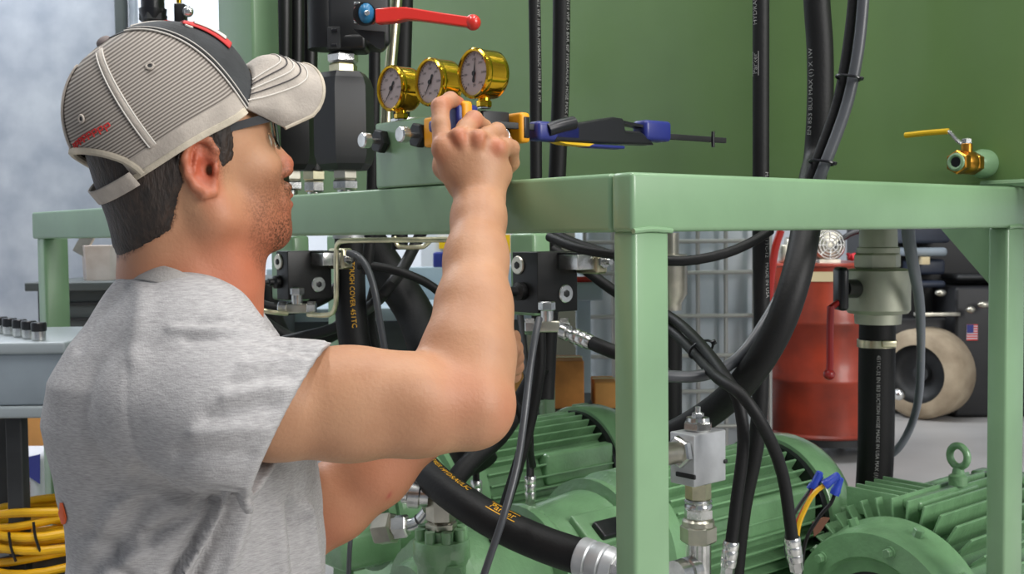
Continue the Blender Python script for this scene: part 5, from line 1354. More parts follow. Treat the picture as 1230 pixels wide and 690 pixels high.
def skin_material():
    M = mat('skin', (206, 150, 116), .5, bump=.25, bscale=260, sss=.07, spec=.4)
    nt = M.node_tree; b = nt.nodes['Principled BSDF']
    at_ = nt.nodes.new('ShaderNodeVertexColor'); at_.layer_name = 'tint'
    sp = nt.nodes.new('ShaderNodeSeparateColor'); nt.links.new(at_.outputs[0], sp.inputs[0])
    tc = nt.nodes.new('ShaderNodeTexCoord')
    n1_ = nt.nodes.new('ShaderNodeTexNoise'); n1_.inputs['Scale'].default_value = 18; n1_.inputs['Detail'].default_value = 5
    nt.links.new(tc.outputs['Object'], n1_.inputs['Vector'])
    r1 = nt.nodes.new('ShaderNodeValToRGB'); r1.color_ramp.elements[0].position = .3; r1.color_ramp.elements[1].position = .7
    r1.color_ramp.elements[0].color = lin((172, 125, 94)); r1.color_ramp.elements[1].color = lin((187, 141, 108)); nt.links.new(n1_.outputs[0], r1.inputs[0])
    mx = nt.nodes.new('ShaderNodeMix'); mx.data_type = 'RGBA'; nt.links.new(sp.outputs[1], mx.inputs[0]); nt.links.new(r1.outputs[0], mx.inputs[6]); mx.inputs[7].default_value = lin((190, 84, 58))
    n2_ = nt.nodes.new('ShaderNodeTexNoise'); n2_.inputs['Scale'].default_value = 420; n2_.inputs['Detail'].default_value = 2
    nt.links.new(tc.outputs['Object'], n2_.inputs['Vector'])
    r2 = nt.nodes.new('ShaderNodeMapRange'); r2.inputs[1].default_value = .38; r2.inputs[2].default_value = .62; r2.inputs[3].default_value = .35; r2.inputs[4].default_value = 1.0; nt.links.new(n2_.outputs[0], r2.inputs[0])
    mm = nt.nodes.new('ShaderNodeMath'); mm.operation = 'MULTIPLY'; nt.links.new(r2.outputs[0], mm.inputs[0]); nt.links.new(sp.outputs[0], mm.inputs[1])
    mx2 = nt.nodes.new('ShaderNodeMix'); mx2.data_type = 'RGBA'; nt.links.new(mm.outputs[0], mx2.inputs[0]); nt.links.new(mx.outputs[2], mx2.inputs[6]); mx2.inputs[7].default_value = lin((78, 48, 30))
    mx3 = nt.nodes.new('ShaderNodeMix'); mx3.data_type = 'RGBA'; nt.links.new(sp.outputs[2], mx3.inputs[0]); nt.links.new(mx2.outputs[2], mx3.inputs[6]); mx3.inputs[7].default_value = lin((170, 82, 70))
    nt.links.new(mx3.outputs[2], b.inputs['Base Color'])
    return M
skin = skin_material()
np_obj('body', [Vw, Va, Vb, Vt], [Qh, Qa, Qb, Qt], skin, man, [th, ta_, tb_, tt_])
tatt = MB().torus(NP((fing['r'][0][2] * .45 + fing['r'][0][3] * .55)), Vector(fing['r'][0][3] - fing['r'][0][2]), .0106, .0014, 28, 8).obj('finger_ring', zinc, man)
q1, q2 = Vector(fing['p'][0][2]), Vector(fing['p'][0][3])
# eyes
for sy in (-1, 1):
    MB().sph(H(.0805, sy * .031, .008), .0132, 16).obj('eye', mat('eye_white', (225, 220, 215), .2) if sy < 0 else bpy.data.materials['eye_white'], man)

# --- hair: offset of the scalp
X, Y, Z_ = G.coords()
reg = np.maximum(np.maximum(X + .022 - .45 * Z_, -(Z_ + .040 - .375 * X) * .9 + 0 * X), np.abs(Y) * 0 + Z_ - .09)   # behind the ears, above the nape
back = np.maximum(reg, -.02 - 0 * X)
# sideburn / temple
sb0 = np.maximum(np.maximum(X - .040 + .25 * (Z_ - .03), .026 - Z_), -X - .03)
sb = np.maximum(np.maximum(np.abs(X - .023) - .012 - .22 * np.clip(Z_ - .01, -.03, .06), -(Z_ + .008 - (X - .014) * .3)), Z_ - .07)
sb = np.minimum(sb, sb0)
cut = np.minimum(np.broadcast_to(reg, G.F.shape), np.broadcast_to(sb, G.F.shape))
cut = cut + .0016 * np.sin(X * 700 + Z_ * 300) * np.sin(Y * 500 + Z_ * 1300)
Fh = G.F - np.clip(-cut * .3 - .0003, -.001, .0034)
Fh2 = np.maximum(Fh, cut)
earm = np.sqrt((X + .008) ** 2 + (np.abs(Y) - .084) ** 2 * .6 + (Z_ * .75) ** 2) - .0225
Fh2 = np.maximum(Fh2, -earm)
Fh2 = np.maximum(Fh2, -(G.F + .004))
Vr, Qr = G.mesh(Fh2.astype(np.float32))
hairm = mat('dark_hair', (42, 32, 26), .6, bump=1.0, bscale=300, stretch=(1, 1, .25), var=.35, scale=160)
np_obj('hair', [Vr @ HMn.T + HOn], [Qr], hairm, man)

# --- glasses
gl = bpy.data.objects.new('glasses', None); COL.objects.link(gl); gl.parent = man; gl.location = (0, 0, 0); gl['label'] = 'safety glasses with dark grey temple arms'
for sy in (-1, 1):
    pp = [H(-.012, sy * .077, .024), H(.004, sy * .0765, .030), H(.04, sy * .074, .032), H(.078, sy * .070, .033), H(.089, sy * .066, .033)]
    mb = MB(); path = smooth_path(pp)
    fr_ = frames(path)
    vs = []; fs = []
    for i, p_ in enumerate(path):
        wv_ = .0030 + .0026 * i / len(path)
        for (a_, b_) in ((-1, -1), (1, -1), (1, 1), (-1, 1)): vs.append(p_ + hu * (a_ * wv_) + hl_ * (b_ * .0013))
    for i in range(len(path) - 1):
        for j in range(4): fs.append((i * 4 + j, i * 4 + (j + 1) % 4, i * 4 + 4 + (j + 1) % 4, i * 4 + 4 + j))
    fs += [(0, 1, 2, 3), tuple(len(vs) - 4 + j for j in range(4))]
    mb.add(vs, fs); mb.obj('temple_arm', mat('frame_grey', (28, 30, 34), .65) if sy < 0 else bpy.data.materials['frame_grey'], gl)
    vs = []; fs = []; N1, N2 = 12, 8
    for i in range(N1 + 1):
        u_ = i / N1; yy = sy * (.066 - .058 * u_); xx = .089 + .020 * math.sin(u_ * PI / 2)
        for j in range(N2 + 1):
            v_ = j / N2; rnd = .020 * (1 - abs(2 * u_ - 1) ** 4 * .35)
            vs.append(H(xx - .004 * (v_ - .0) ** 2, yy, .036 - v_ * rnd * 2.0))
    for i in range(N1):
        for j in range(N2): fs.append((i * (N2 + 1) + j, (i + 1) * (N2 + 1) + j, (i + 1) * (N2 + 1) + j + 1, i * (N2 + 1) + j + 1))
    gm = bpy.data.materials.get('lens_clear') or mat('lens_clear', (235, 240, 238), .05, trans=1.0)
    gm.node_tree.nodes['Principled BSDF'].inputs['IOR'].default_value = 1.15
    mb = MB(); mb.add(vs, fs); o = mb.obj('lens', gm, gl); md = o.modifiers.new('s', 'SOLIDIFY'); md.thickness = .0016
    mb = MB(); mb.tube([H(.089 + .020 * math.sin(u_ * PI / 2), sy * (.066 - .058 * u_), .037) for u_ in [i / 8 for i in range(9)]], .0018, 8); mb.obj('brow_bar', bpy.data.materials['frame_grey'], gl)
MB().tube([H(.108, -.009, .034), H(.1105, 0, .033), H(.108, .009, .034)], .0018, 8).obj('bridge', bpy.data.materials['frame_grey'], gl)
# ------------------------------------------------------------------ cap
cy, cp = math.radians(33), math.radians(38)
cf = Vector((math.cos(cp) * math.cos(cy), math.cos(cp) * math.sin(cy), math.sin(cp)))
clt = Vector((-math.sin(cy), math.cos(cy), 0)); cu = cf.cross(clt)
CO = P(211, 168, 1.262) - Vector((-math.sin(cy), math.cos(cy), 0)) * .014
CA, CB, CH = .103, .089, .125
def Cp(x, y, z): return CO + cf * x + clt * y + cu * z
def dome(az, s, off=0.0):
    e = 2.35; s_in = s; s = max(0.0, s); rho = max(0.0, 1 - s ** e) ** (1 / e); wob = 1 + .012 * math.sin(az * 3 + s * 5)
    a = (CA + off) * (1 + .05 * math.sin(s * PI) * 1.0); b = (CB + off) * (1 + .05 * math.sin(s * PI))
    flat = 1 + .03 * math.cos(az) * math.sin(s * PI)
    return Cp(a * rho * math.cos(az) * flat * wob, b * rho * math.sin(az) * wob, (CH + off) * s_in - .013 * math.exp(-((abs(math.degrees(az)) - 60) / 30) ** 2) * (1 - s) ** 2)
capo = bpy.data.objects.new('cap', None); COL.objects.link(capo); capo.parent = man; capo['label'] = 'beige mesh back baseball cap with charcoal front panels and red patch'
def stripe_mat():
    M = mat('cap_mesh', (176, 168, 160), .85)
    nt = M.node_tree; b = nt.nodes['Principled BSDF']
    uv = nt.nodes.new('ShaderNodeUVMap'); mp = nt.nodes.new('ShaderNodeSeparateXYZ'); nt.links.new(uv.outputs[0], mp.inputs[0])
    def wave(out, f, lo):
        m1_ = nt.nodes.new('ShaderNodeMath'); m1_.operation = 'MULTIPLY'; m1_.inputs[1].default_value = f; nt.links.new(out, m1_.inputs[0])
        m2_ = nt.nodes.new('ShaderNodeMath'); m2_.operation = 'SINE'; nt.links.new(m1_.outputs[0], m2_.inputs[0])
        m3_ = nt.nodes.new('ShaderNodeMapRange'); m3_.inputs[1].default_value = -.5; m3_.inputs[2].default_value = .5; m3_.inputs[3].default_value = lo; nt.links.new(m2_.outputs[0], m3_.inputs[0]); return m3_.outputs[0]
    a = wave(mp.outputs[1], 2 * PI * 42, .0); c = wave(mp.outputs[0], 2 * PI * 150, .72)
    mu = nt.nodes.new('ShaderNodeMath'); mu.operation = 'MULTIPLY'; nt.links.new(a, mu.inputs[0]); nt.links.new(c, mu.inputs[1])
    mx = nt.nodes.new('ShaderNodeMix'); mx.data_type = 'RGBA'; nt.links.new(mu.outputs[0], mx.inputs[0]); mx.inputs[6].default_value = lin((104, 97, 90)); mx.inputs[7].default_value = lin((178, 169, 160))
    nt.links.new(mx.outputs[2], b.inputs['Base Color'])
    bp = nt.nodes.new('ShaderNodeBump'); bp.inputs['Strength'].default_value = .6; bp.inputs['Distance'].default_value = .001; nt.links.new(mu.outputs[0], bp.inputs['Height']); nt.links.new(bp.outputs[0], b.inputs['Normal'])
    return M
capmesh = stripe_mat()
beige = mat('cap_beige', (172, 163, 153), .85, bump=.4, bscale=350, var=.08, scale=30)
beige2 = mat('cap_beige_worn', (188, 178, 160), .9, bump=.4, bscale=300, var=.12, scale=30)
char = mat('cap_charcoal', (50, 52, 54), .85, bump=.4, bscale=350, var=.18, scale=25)
stitch = mat('stitch_white', (205, 200, 192), .8)
stitchd = mat('stitch_dark', (70, 66, 66), .8)
redth = mat('red_thread', (190, 50, 48), .8)
def panel(name, az0, az1, s0, s1, m_, off=0.0, NA=20, NS=26, th_=.0018, hole=None):
    vs = []; fs = []; uvs = []
    for i in range(NA + 1):
        az = math.radians(az0 + (az1 - az0) * i / NA)
        for j in range(NS + 1):
            s_ = s0 + (s1 - s0) * j / NS; s_ = min(s_, .9995); vs.append(dome(az, s_, off)); uvs.append((az / 2, s_))
    for i in range(NA):
        for j in range(NS):
            am = az0 + (az1 - az0) * (i + .5) / NA; sm = s0 + (s1 - s0) * (j + .5) / NS
            if hole and hole(am, sm): continue
            fs.append((i * (NS + 1) + j, (i + 1) * (NS + 1) + j, (i + 1) * (NS + 1) + j + 1, i * (NS + 1) + j + 1))
    mb = MB(); mb.add(vs, fs); o = mb.obj(name, m_, capo, smooth=60)
    ul = o.data.uv_layers.new(name='UVMap')
    for l in o.data.loops: ul.data[l.index].uv = uvs[l.vertex_index]
    md = o.modifiers.new('s', 'SOLIDIFY'); md.thickness = th_; md.offset = 1
    return o
FA = 57
panel('front_panel', -FA, 0, 0.02, 1, char, .001); panel('front_panel', 0, FA, 0.02, 1, char, .001)
hole = lambda a, s_: ((abs(abs(a) - 180) / 44) ** 2 + ((s_ - .02) / .42) ** 2) < 1
panel('mesh_panel', -120, -FA, .16, 1, capmesh); panel('mesh_panel', FA, 120, .16, 1, capmesh)
panel('mesh_panel', -180, -120, .14, 1, capmesh, hole=hole, NA=30, NS=40); panel('mesh_panel', 120, 180, .14, 1, capmesh, hole=hole, NA=30, NS=40)
panel('rim_band', -140, -FA + 1, .03, .17, beige, .0006); panel('rim_band', FA - 1, 140, .03, .17, beige, .0006)
panel('edge_binding', -148, -FA - 2, -.0, .05, beige2, .0014, NS=6); panel('edge_binding', FA + 2, 148, -.0, .05, beige2, .0014, NS=6)
o = panel('strap', 138, 222, -.04, .085, beige, .009, NS=6)
# opening binding
mb = MB(); mb.tube([dome(math.radians(180 + 46 * math.cos(t_)), .02 + .42 * math.sin(t_), .0015) for t_ in [PI * i / 24 for i in range(25)]], .0042, 8, step=-1); mb.obj('opening_binding', beige2, capo)
def seam(name, az, s0, s1, w_, m_, off=.0025, n_=30):
    vs = []; fs = []
    for i in range(n_ + 1):
        s_ = s0 + (s1 - s0) * i / n_; rho = max(.06, (1 - max(0, min(s_, .999)) ** 2.35) ** (1 / 2.35))
        for sg in (-1, 1): vs.append(dome(math.radians(az) + sg * w_ / CA / 2 / rho, min(s_, .995), off))
    fs = [(2 * i, 2 * i + 1, 2 * i + 3, 2 * i + 2) for i in range(n_)]
    mb = MB(); mb.add(vs, fs); o = mb.obj(name, m_, capo, smooth=60); md = o.modifiers.new('s', 'SOLIDIFY'); md.thickness = .0014; md.offset = 1
for az in (-118, 118, 180): seam('seam_tape', az, .15 if abs(az) < 150 else .42, .96, .009, beige)
def stitches(az_off, az, s0, s1, m_, n_=34, r_=.0009):
    mb = MB()
    mb.tube([dome(math.radians(az) + az_off / CA / max(.12, (1 - max(0, min(s_, .999)) ** 2.35) ** (1 / 2.35)), s_, .0034) for s_ in [s0 + (s1 - s0) * i / n_ for i in range(n_ + 1)]], r_, 6, step=-1)
    o = mb.obj('stitching', m_, capo)
for a_ in (-118, 118):
    stitches(-.0036, a_, .16, .95, stitch); stitches(.0036, a_, .16, .95, stitch)
for a_ in (-FA, FA):
    sg = -1 if a_ < 0 else 1
    stitches(sg * .0018, a_, .03, .97, stitch, r_=.0011); stitches(-sg * .0012, a_, .03, .97, blackprint, r_=.0012); stitches(-sg * .0042, a_, .03, .97, stitch, r_=.0008)
stitches(0, 0, .05, .97, stitch)
q = dome(0, .0, 0); ap = Cp(0, 0, CH + .002)
MB().sph(ap, .0085, 16, sc=(1, 1, .6), ax=(cf, clt, cu)).obj('top_button', mat('button_brown', (120, 110, 108), .8), capo)
for az, s_, m_ in ((-33, .72, stitch), (-90, .66, beige), (-150, .62, beige), (33, .72, stitch), (90, .66, beige), (150, .62, beige)):
    c_ = dome(math.radians(az), s_, .003); nn_ = (c_ - Cp(0, 0, .03)).normalized()
    MB().torus(c_, nn_, .0036, .0013, 20, 6).obj('eyelet', m_, capo); MB().cyl(c_ - nn_ * .001, c_ + nn_ * .0003, .0028, n=12).obj('eyelet_hole', blackprint, capo)
# red embroidered patch on the front, and arc lettering at the back
panel('front_patch', -34, 34, .40, .76, redth, .0040, th_=.001); panel('patch_field', -28, 28, .46, .70, stitch, .0054, th_=.001)
mb = MB()
for k, (a0_, a1_) in enumerate([(-172 + 5.2 * i, -168.6 + 5.2 * i) for i in range(8)]):
    for (u_, v_) in (((0, 0), (0, 1)), ((0, 1), (1, 1)), ((1, 1), (1, .5)), ((0, .5), (1, .5))):
        A_ = dome(math.radians(a0_ + (a1_ - a0_) * u_[0]), .44 + .05 * u_[1] + .02 * math.sin(k * .45), .0022); B_ = dome(math.radians(a0_ + (a1_ - a0_) * v_[0]), .44 + .05 * v_[1] + .02 * math.sin(k * .45), .0022)
        mb.tube([A_, (A_ + B_) / 2, B_], .0008, 5, step=-1)
o = mb.obj('back_embroidery', redth, capo); o['kind'] = 'stuff'
# bill
byaw = cy; bp_ = math.radians(15)
bf = Vector((math.cos(bp_) * math.cos(byaw), math.cos(bp_) * math.sin(byaw), math.sin(bp_))); bu = bf.cross(clt)
BO = dome(0, .04)
def root(u):
    az = math.radians(58) * u; return dome(az, .035, .002)
def bill(u, v, off=0.0):
    A_ = root(u); L = .067 * max(0, 1 - abs(u) ** 4) ** .36
    t_ = BO + bf * L + clt * (.074 * math.sin(u * PI / 2) * (1 - .04)) + bu * (.006 - .066 * abs(u) ** 2.0)
    q_ = A_.lerp(t_, v) + bu * (.016 * math.sin(min(1, v + .12) * PI) * (1 - u * u) + .008 * (1 - u * u) * (1 - v)) + bu * off
    return q_
vs = []; fs = []; NU, NV = 40, 14
for i in range(NU + 1):
    for j in range(NV + 1): vs.append(bill(-1 + 2 * i / NU, j / NV))
for i in range(NU):
    for j in range(NV): fs.append((i * (NV + 1) + j, (i + 1) * (NV + 1) + j, (i + 1) * (NV + 1) + j + 1, i * (NV + 1) + j + 1))
mb = MB(); mb.add(vs, fs); o = mb.obj('bill', beige, capo, smooth=60); md = o.modifiers.new('s', 'SOLIDIFY'); md.thickness = .0035; md.offset = 0
mb = MB(); mb.tube([bill(-1 + 2 * i / 40, 1) for i in range(41)], .0026, 8, step=-1); mb.obj('bill_edge', beige2, capo)
for k, v_ in enumerate((.52, .60, .68, .76, .84)):
    mb = MB(); mb.tube([bill((-1 + 2 * i / 60) * (v_ + .08), v_ * (1 - abs(-1 + 2 * i / 60) ** 7), .0026) + clt * (.0022 * (-1 + 2 * i / 60) * (v_ + .08)) for i in range(61)], .0008, 5, step=-1); mb.obj('stitching', stitchd if k in (1, 3) else stitch, capo)

# ------------------------------------------------------------------ shirt
S = Grid(NP((-.66, .98, .40)), NP((-.06, 1.64, 1.10)), .0042)
tab = [(325, 158, 288, .055), (345, 140, 300, .085), (375, 116, 318, .13), (410, 90, 338, .165), (450, 68, 352, .19), (500, 57, 366, .195), (560, 60, 379, .185), (620, 67, 384, .180), (690, 72, 389, .180), (780, 78, 388, .182), (900, 84, 386, .18)]
zz_ = []; cx_ = []; ra_ = []; rb_ = []
for y_, a_, b_, w_ in tab:
    pa, pb = P(a_, y_, 1.262), P(b_, y_, 1.35); zz_.append(P(220, y_, 1.26).z); cx_.append((pa.x + pb.x) / 2); ra_.append((pb.x - pa.x) / 2); rb_.append(w_)
o_ = np.argsort(zz_); zz_ = np.array(zz_)[o_]; cx_ = np.array(cx_)[o_]; ra_ = np.array(ra_)[o_]; rb_ = np.array(rb_)[o_]
X, Y, Z_ = S.coords()
cxz = np.interp(Z_, zz_, cx_); az_ = np.interp(Z_, zz_, ra_); bz_ = np.interp(Z_, zz_, rb_)
ex = 2.25
k0 = ((np.abs(X - cxz) / az_) ** ex + (np.abs(Y - np.interp(Z_, [.5, .78, .9, 1.05], [1.34, 1.335, 1.31, 1.29])) / bz_) ** ex) ** (1 / ex)
D = (k0 - 1) * np.minimum(az_, bz_)
D = np.maximum(D, Z_ - P(225, 342, 1.28).z)
D = np.maximum(D, .455 - Z_)
S.F = np.broadcast_to(D, S.F.shape).astype(np.float32).copy()
S.chain([pt(205, 372, 1.245), pt(235, 418, 1.17), pt(262, 462, 1.145)], [.052, .062, .072], .05)
S.chain([pt(205, 372, 1.33), pt(195, 412, 1.42), pt(200, 452, 1.45)], [.05, .06, .07], .05)
# sleeve as its own field, cut at the hem plane
SL = Grid.__new__(Grid); SL.lo = S.lo; SL.h = S.h; SL.n = S.n; SL.F = np.full_like(S.F, 1.0)
SL.chain([pt(218, 488, 1.15), pt(285, 504, 1.120), pt(350, 506, 1.14), pt(430, 500, 1.165)], [.086, .083, .079, .078], .02)
ht, hb_ = pt(394, 420, 1.17), pt(314, 592, 1.17)
hd_ = hb_ - ht; hn = np.array((-hd_[2], 0, hd_[0])); hn /= np.linalg.norm(hn)
if hn[0] < 0: hn = -hn
pl_ = (X - ht[0]) * hn[0] + (Y - ht[1]) * hn[1] + (Z_ - ht[2]) * hn[2]
slv = np.maximum(SL.F, pl_)
SL2 = Grid.__new__(Grid); SL2.lo = S.lo; SL2.h = S.h; SL2.n = S.n; SL2.F = np.full_like(S.F, 1.0)
SL2.chain([pt(300, 504, 1.125), pt(350, 506, 1.14), pt(430, 500, 1.165)], [.072, .070, .070], .01)
cav = np.maximum(SL2.F, -(pl_ + .07))
kk = .006
h_ = np.maximum(kk - np.abs(S.F - slv), 0) / kk; S.F = np.minimum(S.F, slv) - h_ * h_ * kk * .25
S.F = np.maximum(S.F, -cav).astype(np.float32)
S.chain([pt(190, 450, 1.45), pt(250, 520, 1.47), pt(318, 590, 1.46)], [.078, .072, .066], .03)
Vs, Qs = S.mesh()
# folds: displacement along the outward normal on the near side
def vnormals(V, Q):
    n_ = np.cross(V[Q[:, 2]] - V[Q[:, 0]], V[Q[:, 3]] - V[Q[:, 1]]); N = np.zeros_like(V)
    for i in range(4): np.add.at(N, Q[:, i], n_)
    return N / (np.linalg.norm(N, axis=1)[:, None] + 1e-9)
N_ = vnormals(Vs, Qs)
rt_, up_, fw_ = NP(Rt), NP(Up), NP(Fw)
q_ = Vs - NP(CAM); zc_ = q_ @ fw_; pxs = 615 + F * (q_ @ rt_) / zc_; pys = 345 - F * (q_ @ up_) / zc_
near = (N_ @ fw_) < .25
disp = np.zeros(len(Vs))
def seg(x0, y0, x1, y1, wd, amp, x2=None, y2=None, free=False):
    tor = min(y0, y1) > 583 or y2 == 690
    pts_ = [(x0, y0), (x1, y1)] + ([(x2, y2)] if x2 is not None else [])
    best = np.full(len(Vs), 1e9); tt = np.zeros(len(Vs))
    for i in range(len(pts_) - 1):
        a_ = np.array(pts_[i], float); b_ = np.array(pts_[i + 1], float); d_ = b_ - a_
        t_ = ((pxs - a_[0]) * d_[0] + (pys - a_[1]) * d_[1]) / (d_ @ d_)
        tc_ = np.clip(t_, 0, 1); ds = np.hypot(pxs - a_[0] - tc_ * d_[0], pys - a_[1] - tc_ * d_[1])
        m_ = ds < best; best[m_] = ds[m_]; tt[m_] = tc_[m_]
    edge_ = 590 + (pxs - 165) * .04
    msk = np.clip((pys - edge_ - 4) / 10, 0, 1) if (y1 > 590 and x0 < 400 and y0 > 550) else np.clip((edge_ - 12 - pys) / 10, 0, 1)
    if x0 < 150 or free: msk = 1
    disp[near] += ((1.6 if y1 > 590 else 1.05) * amp * np.exp(-(best / wd) ** 2) * msk)[near]
# sleeve head seam, armpit and radiating folds
seg(152, 425, 153, 500, 3.5, -.0009, 166, 560)
seg(160, 556, 200, 578, 3.2, -.0035, 290, 592, True); seg(165, 572, 205, 594, 9, -.006, 285, 604, True)
seg(262, 588, 225, 625, 9, -.012, 180, 650); seg(272, 590, 240, 640, 7, -.010, 205, 690)
seg(285, 592, 262, 640, 8, -.011, 232, 695); seg(250, 600, 205, 640, 9, .007, 130, 690)
seg(276, 600, 250, 645, 6, .009, 215, 700); seg(300, 600, 285, 650, 9, .006, 270, 700)
seg(180, 590, 150, 640, 16, -.006, 110, 680); seg(150, 600, 120, 650, 14, .005, 90, 700)
seg(345, 560, 352, 620, 6, -.006, 360, 690); seg(362, 560, 370, 620, 5, .006, 378, 690); seg(328, 570, 335, 620, 8, .004, 340, 690)
# sleeve creases
seg(238, 388, 290, 384, 4, -.004, 330, 398); seg(205, 395, 260, 398, 5, .004, 320, 402)
seg(225, 408, 280, 404, 5, -.004, 345, 412); seg(300, 425, 345, 415, 5, -.005, 388, 428)
seg(290, 440, 340, 430, 5, .004, 385, 440); seg(280, 460, 330, 448, 6, -.005, 378, 455); seg(270, 478, 320, 466, 6, .004, 370, 472)
seg(250, 500, 310, 486, 8, -.005, 360, 490); seg(235, 520, 300, 515, 9, .005, 350, 520); seg(215, 545, 280, 545, 9, -.004, 330, 552)
seg(388, 418, 350, 498, 2.2, .0016, 316, 586); seg(381, 416, 343, 494, 1.6, -.0016, 308, 582)
seg(150, 345, 115, 385, 6, -.003, 95, 420); seg(170, 352, 165, 400, 12, .004, 160, 430)
seg(95, 470, 100, 540, 30, .003, 90, 600); seg(110, 640, 130, 660, 10, -.004, 150, 690)
n1 = smooth_noise(Vs, 9, 3); n2 = smooth_noise(Vs, 26, 7); n3 = smooth_noise(Vs, 60, 1)
rim_free = np.clip((np.abs((Vs - ht) @ hn) - .0) / .012, 0, 1)
rim_free = np.where(pxs > 300, rim_free, 1)
Vs = Vs + N_ * ((disp + n1 * .0026 + n2 * .0014) * rim_free)[:, None]
def shirt_material():
    M = mat('heather_grey', (176, 174, 174), .92, bump=.35, bscale=500, spec=.2)
    nt = M.node_tree; b = nt.nodes['Principled BSDF']; tc = nt.nodes.new('ShaderNodeTexCoord')
    mp = nt.nodes.new('ShaderNodeMapping'); mp.inputs['Scale'].default_value = (110, 110, 900); mp.inputs['Rotation'].default_value = (0, math.radians(4), 0); nt.links.new(tc.outputs['Object'], mp.inputs[0])
    n_ = nt.nodes.new('ShaderNodeTexNoise'); n_.inputs['Scale'].default_value = 1; n_.inputs['Detail'].default_value = 3; nt.links.new(mp.outputs[0], n_.inputs['Vector'])
    r_ = nt.nodes.new('ShaderNodeValToRGB'); r_.color_ramp.elements[0].position = .3; r_.color_ramp.elements[1].position = .72
    r_.color_ramp.elements[0].color = lin((152, 150, 150)); r_.color_ramp.elements[1].color = lin((182, 180, 180)); nt.links.new(n_.outputs[0], r_.inputs[0])
    mp2 = nt.nodes.new('ShaderNodeMapping'); mp2.inputs['Scale'].default_value = (9, 9, 16); nt.links.new(tc.outputs['Object'], mp2.inputs[0])
    n2_ = nt.nodes.new('ShaderNodeTexNoise'); n2_.inputs['Scale'].default_value = 1.0; n2_.inputs['Detail'].default_value = 12; n2_.inputs['Roughness'].default_value = .8; nt.links.new(mp2.outputs[0], n2_.inputs['Vector'])
    mr = nt.nodes.new('ShaderNodeMapRange'); mr.inputs[1].default_value = .57; mr.inputs[2].default_value = .70; mr.inputs[3].default_value = 0; mr.inputs[4].default_value = .55; nt.links.new(n2_.outputs[0], mr.inputs[0])
    mx = nt.nodes.new('ShaderNodeMix'); mx.data_type = 'RGBA'; nt.links.new(mr.outputs[0], mx.inputs[0]); nt.links.new(r_.outputs[0], mx.inputs[6]); mx.inputs[7].default_value = lin((104, 102, 104))
    nt.links.new(mx.outputs[2], b.inputs['Base Color']); return M
shirtm = shirt_material()
so = np_obj('t_shirt', [Vs], [Qs], shirtm, man)
so['label'] = 'heather grey short sleeved t-shirt with smudges'
# orange print at the lower back edge: wrapped patch lying on the shirt surface
from mathutils.bvhtree import BVHTree
bvh = BVHTree.FromPolygons([Vector(v) for v in Vs], [tuple(int(i) for i in q) for q in Qs])
def onshirt(x_, y_):
    d_ = ray(x_, y_).normalized(); loc, nr, _, _ = bvh.ray_cast(CAM, d_)
    return (loc + nr * .0012) if loc is not None else None
rows = []
shape = [(604, 73.5, 76.5), (610, 73, 78.5), (616, 68, 80), (622, 68, 81.5), (628, 69.5, 80.5), (629.5, 71, 79)]
vs = []; fs = []
for y_, a_, b_ in shape:
    row = []
    for k in range(5):
        x_ = a_ + (b_ - a_) * k / 4; h0 = None; xx = x_
        while h0 is None and xx < x_ + 20: h0 = onshirt(xx, y_); xx += .6
        row.append(h0 or P(x_, y_, 1.3))
    vs += row
for i in range(len(shape) - 1):
    for j in range(4): fs.append((i * 5 + j, i * 5 + j + 1, i * 5 + j + 6, i * 5 + j + 5))
mb = MB(); mb.add(vs, fs); o = mb.obj('orange_print', mat('orange_print', (214, 88, 30), .8), so); md = o.modifiers.new('s', 'SOLIDIFY'); md.thickness = .0006
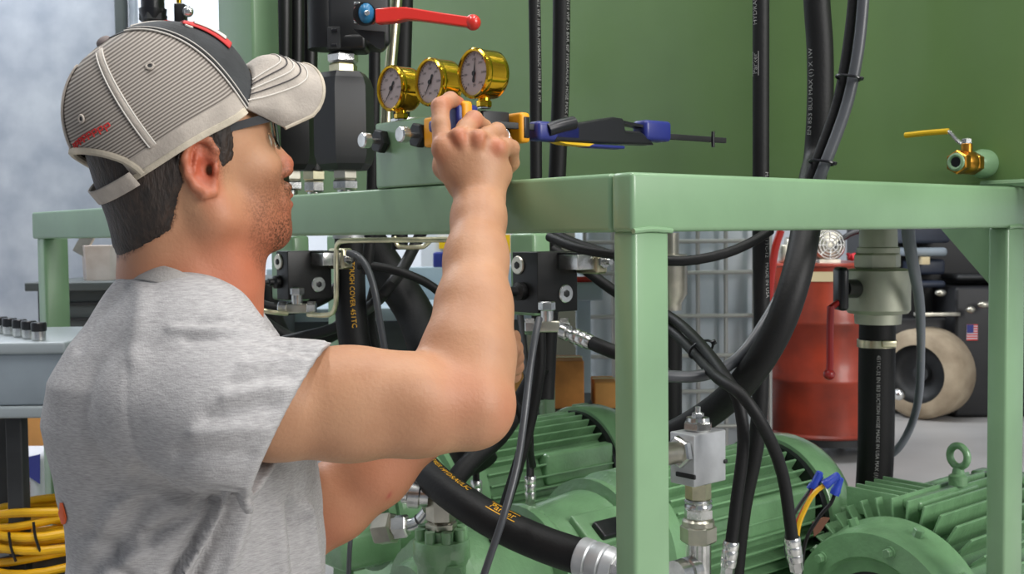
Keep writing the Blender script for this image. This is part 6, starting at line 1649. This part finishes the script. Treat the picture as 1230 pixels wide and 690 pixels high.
# collar band
cpts = [P(147, 335, 1.29), P(168, 327, 1.215), P(203, 333, 1.172), P(240, 352, 1.163), P(278, 370, 1.19), P(308, 378, 1.27), P(296, 380, 1.34), P(250, 362, 1.38), P(195, 340, 1.385), P(155, 334, 1.35)]
path = smooth_path(cpts, True, .012); cc_ = sum((Vector(p_) for p_ in path), Vector()) / len(path)
vs = []; fs = []; n_ = len(path)
for i, p_ in enumerate(path):
    T_ = (path[(i + 1) % n_] - path[i - 1]).normalized(); out = (p_ - cc_); out -= T_ * out.dot(T_); out.normalize(); u2 = out.cross(T_); u2 = u2 if u2.z > 0 else -u2
    ring = []
    for j in range(12):
        t_ = 2 * PI * j / 12; ring.append(p_ + u2 * (.011 * math.cos(t_)) + (out * .8 - u2 * .6 * math.cos(t_) * 0) * (.0032 * math.sin(t_)) + out * (-.006 * math.cos(t_)))
    vs += ring
for i in range(n_):
    for j in range(12): fs.append((i * 12 + j, i * 12 + (j + 1) % 12, ((i + 1) % n_) * 12 + (j + 1) % 12, ((i + 1) % n_) * 12 + j))
mb = MB(); mb.add(vs, fs); mb.obj('collar_band', mat('collar_grey', (158, 154, 150), .92, bump=.6, bscale=300), so)

# ------------------------------------------------------------------ trousers and boots (kneeling)
J = Grid(NP((-.85, 1.0, .03)), NP((.25, 1.62, .62)), .011)
hc_ = P(232, 690, 1.3).x
J.ell((hc_ - .0, 1.3, .50), (.135, .165, .10), .03)
for yk in (1.19, 1.41):
    J.cap((hc_, yk, .47), (hc_ + .05, yk, .115), .092, .062, .03); J.cap((hc_ + .05, yk, .105), (hc_ - .33, yk, .085), .062, .045, .02)
J.op(np.maximum(-(J.coords()[2] - .045) * -1 * -1, -9) * 0 + 1, (slice(None),) * 3, .01, 'u')
Vj, Qj = J.mesh()
np_obj('trousers', [Vj], [Qj], mat('denim', (52, 62, 84), .9, bump=.4, bscale=300, var=.15, scale=14), man)
for yk in (1.19, 1.41):
    K = Grid(NP((-1.0, yk - .08, -.01)), NP((-.4, yk + .08, .2)), .008)
    K.cap((hc_ - .34, yk, .082), (hc_ - .36, yk, .07), .05, .05, .02); K.cap((hc_ - .37, yk, .085), (hc_ - .39, yk, .045), .042, .045, .02); K.cap((hc_ - .40, yk, .10), (hc_ - .37, yk, .05), .04, .05, .02)
    Vk, Qk = K.mesh(); np_obj('boot', [Vk], [Qk], mat('boot_leather', (60, 44, 32), .6) if yk < 1.3 else bpy.data.materials['boot_leather'], man)
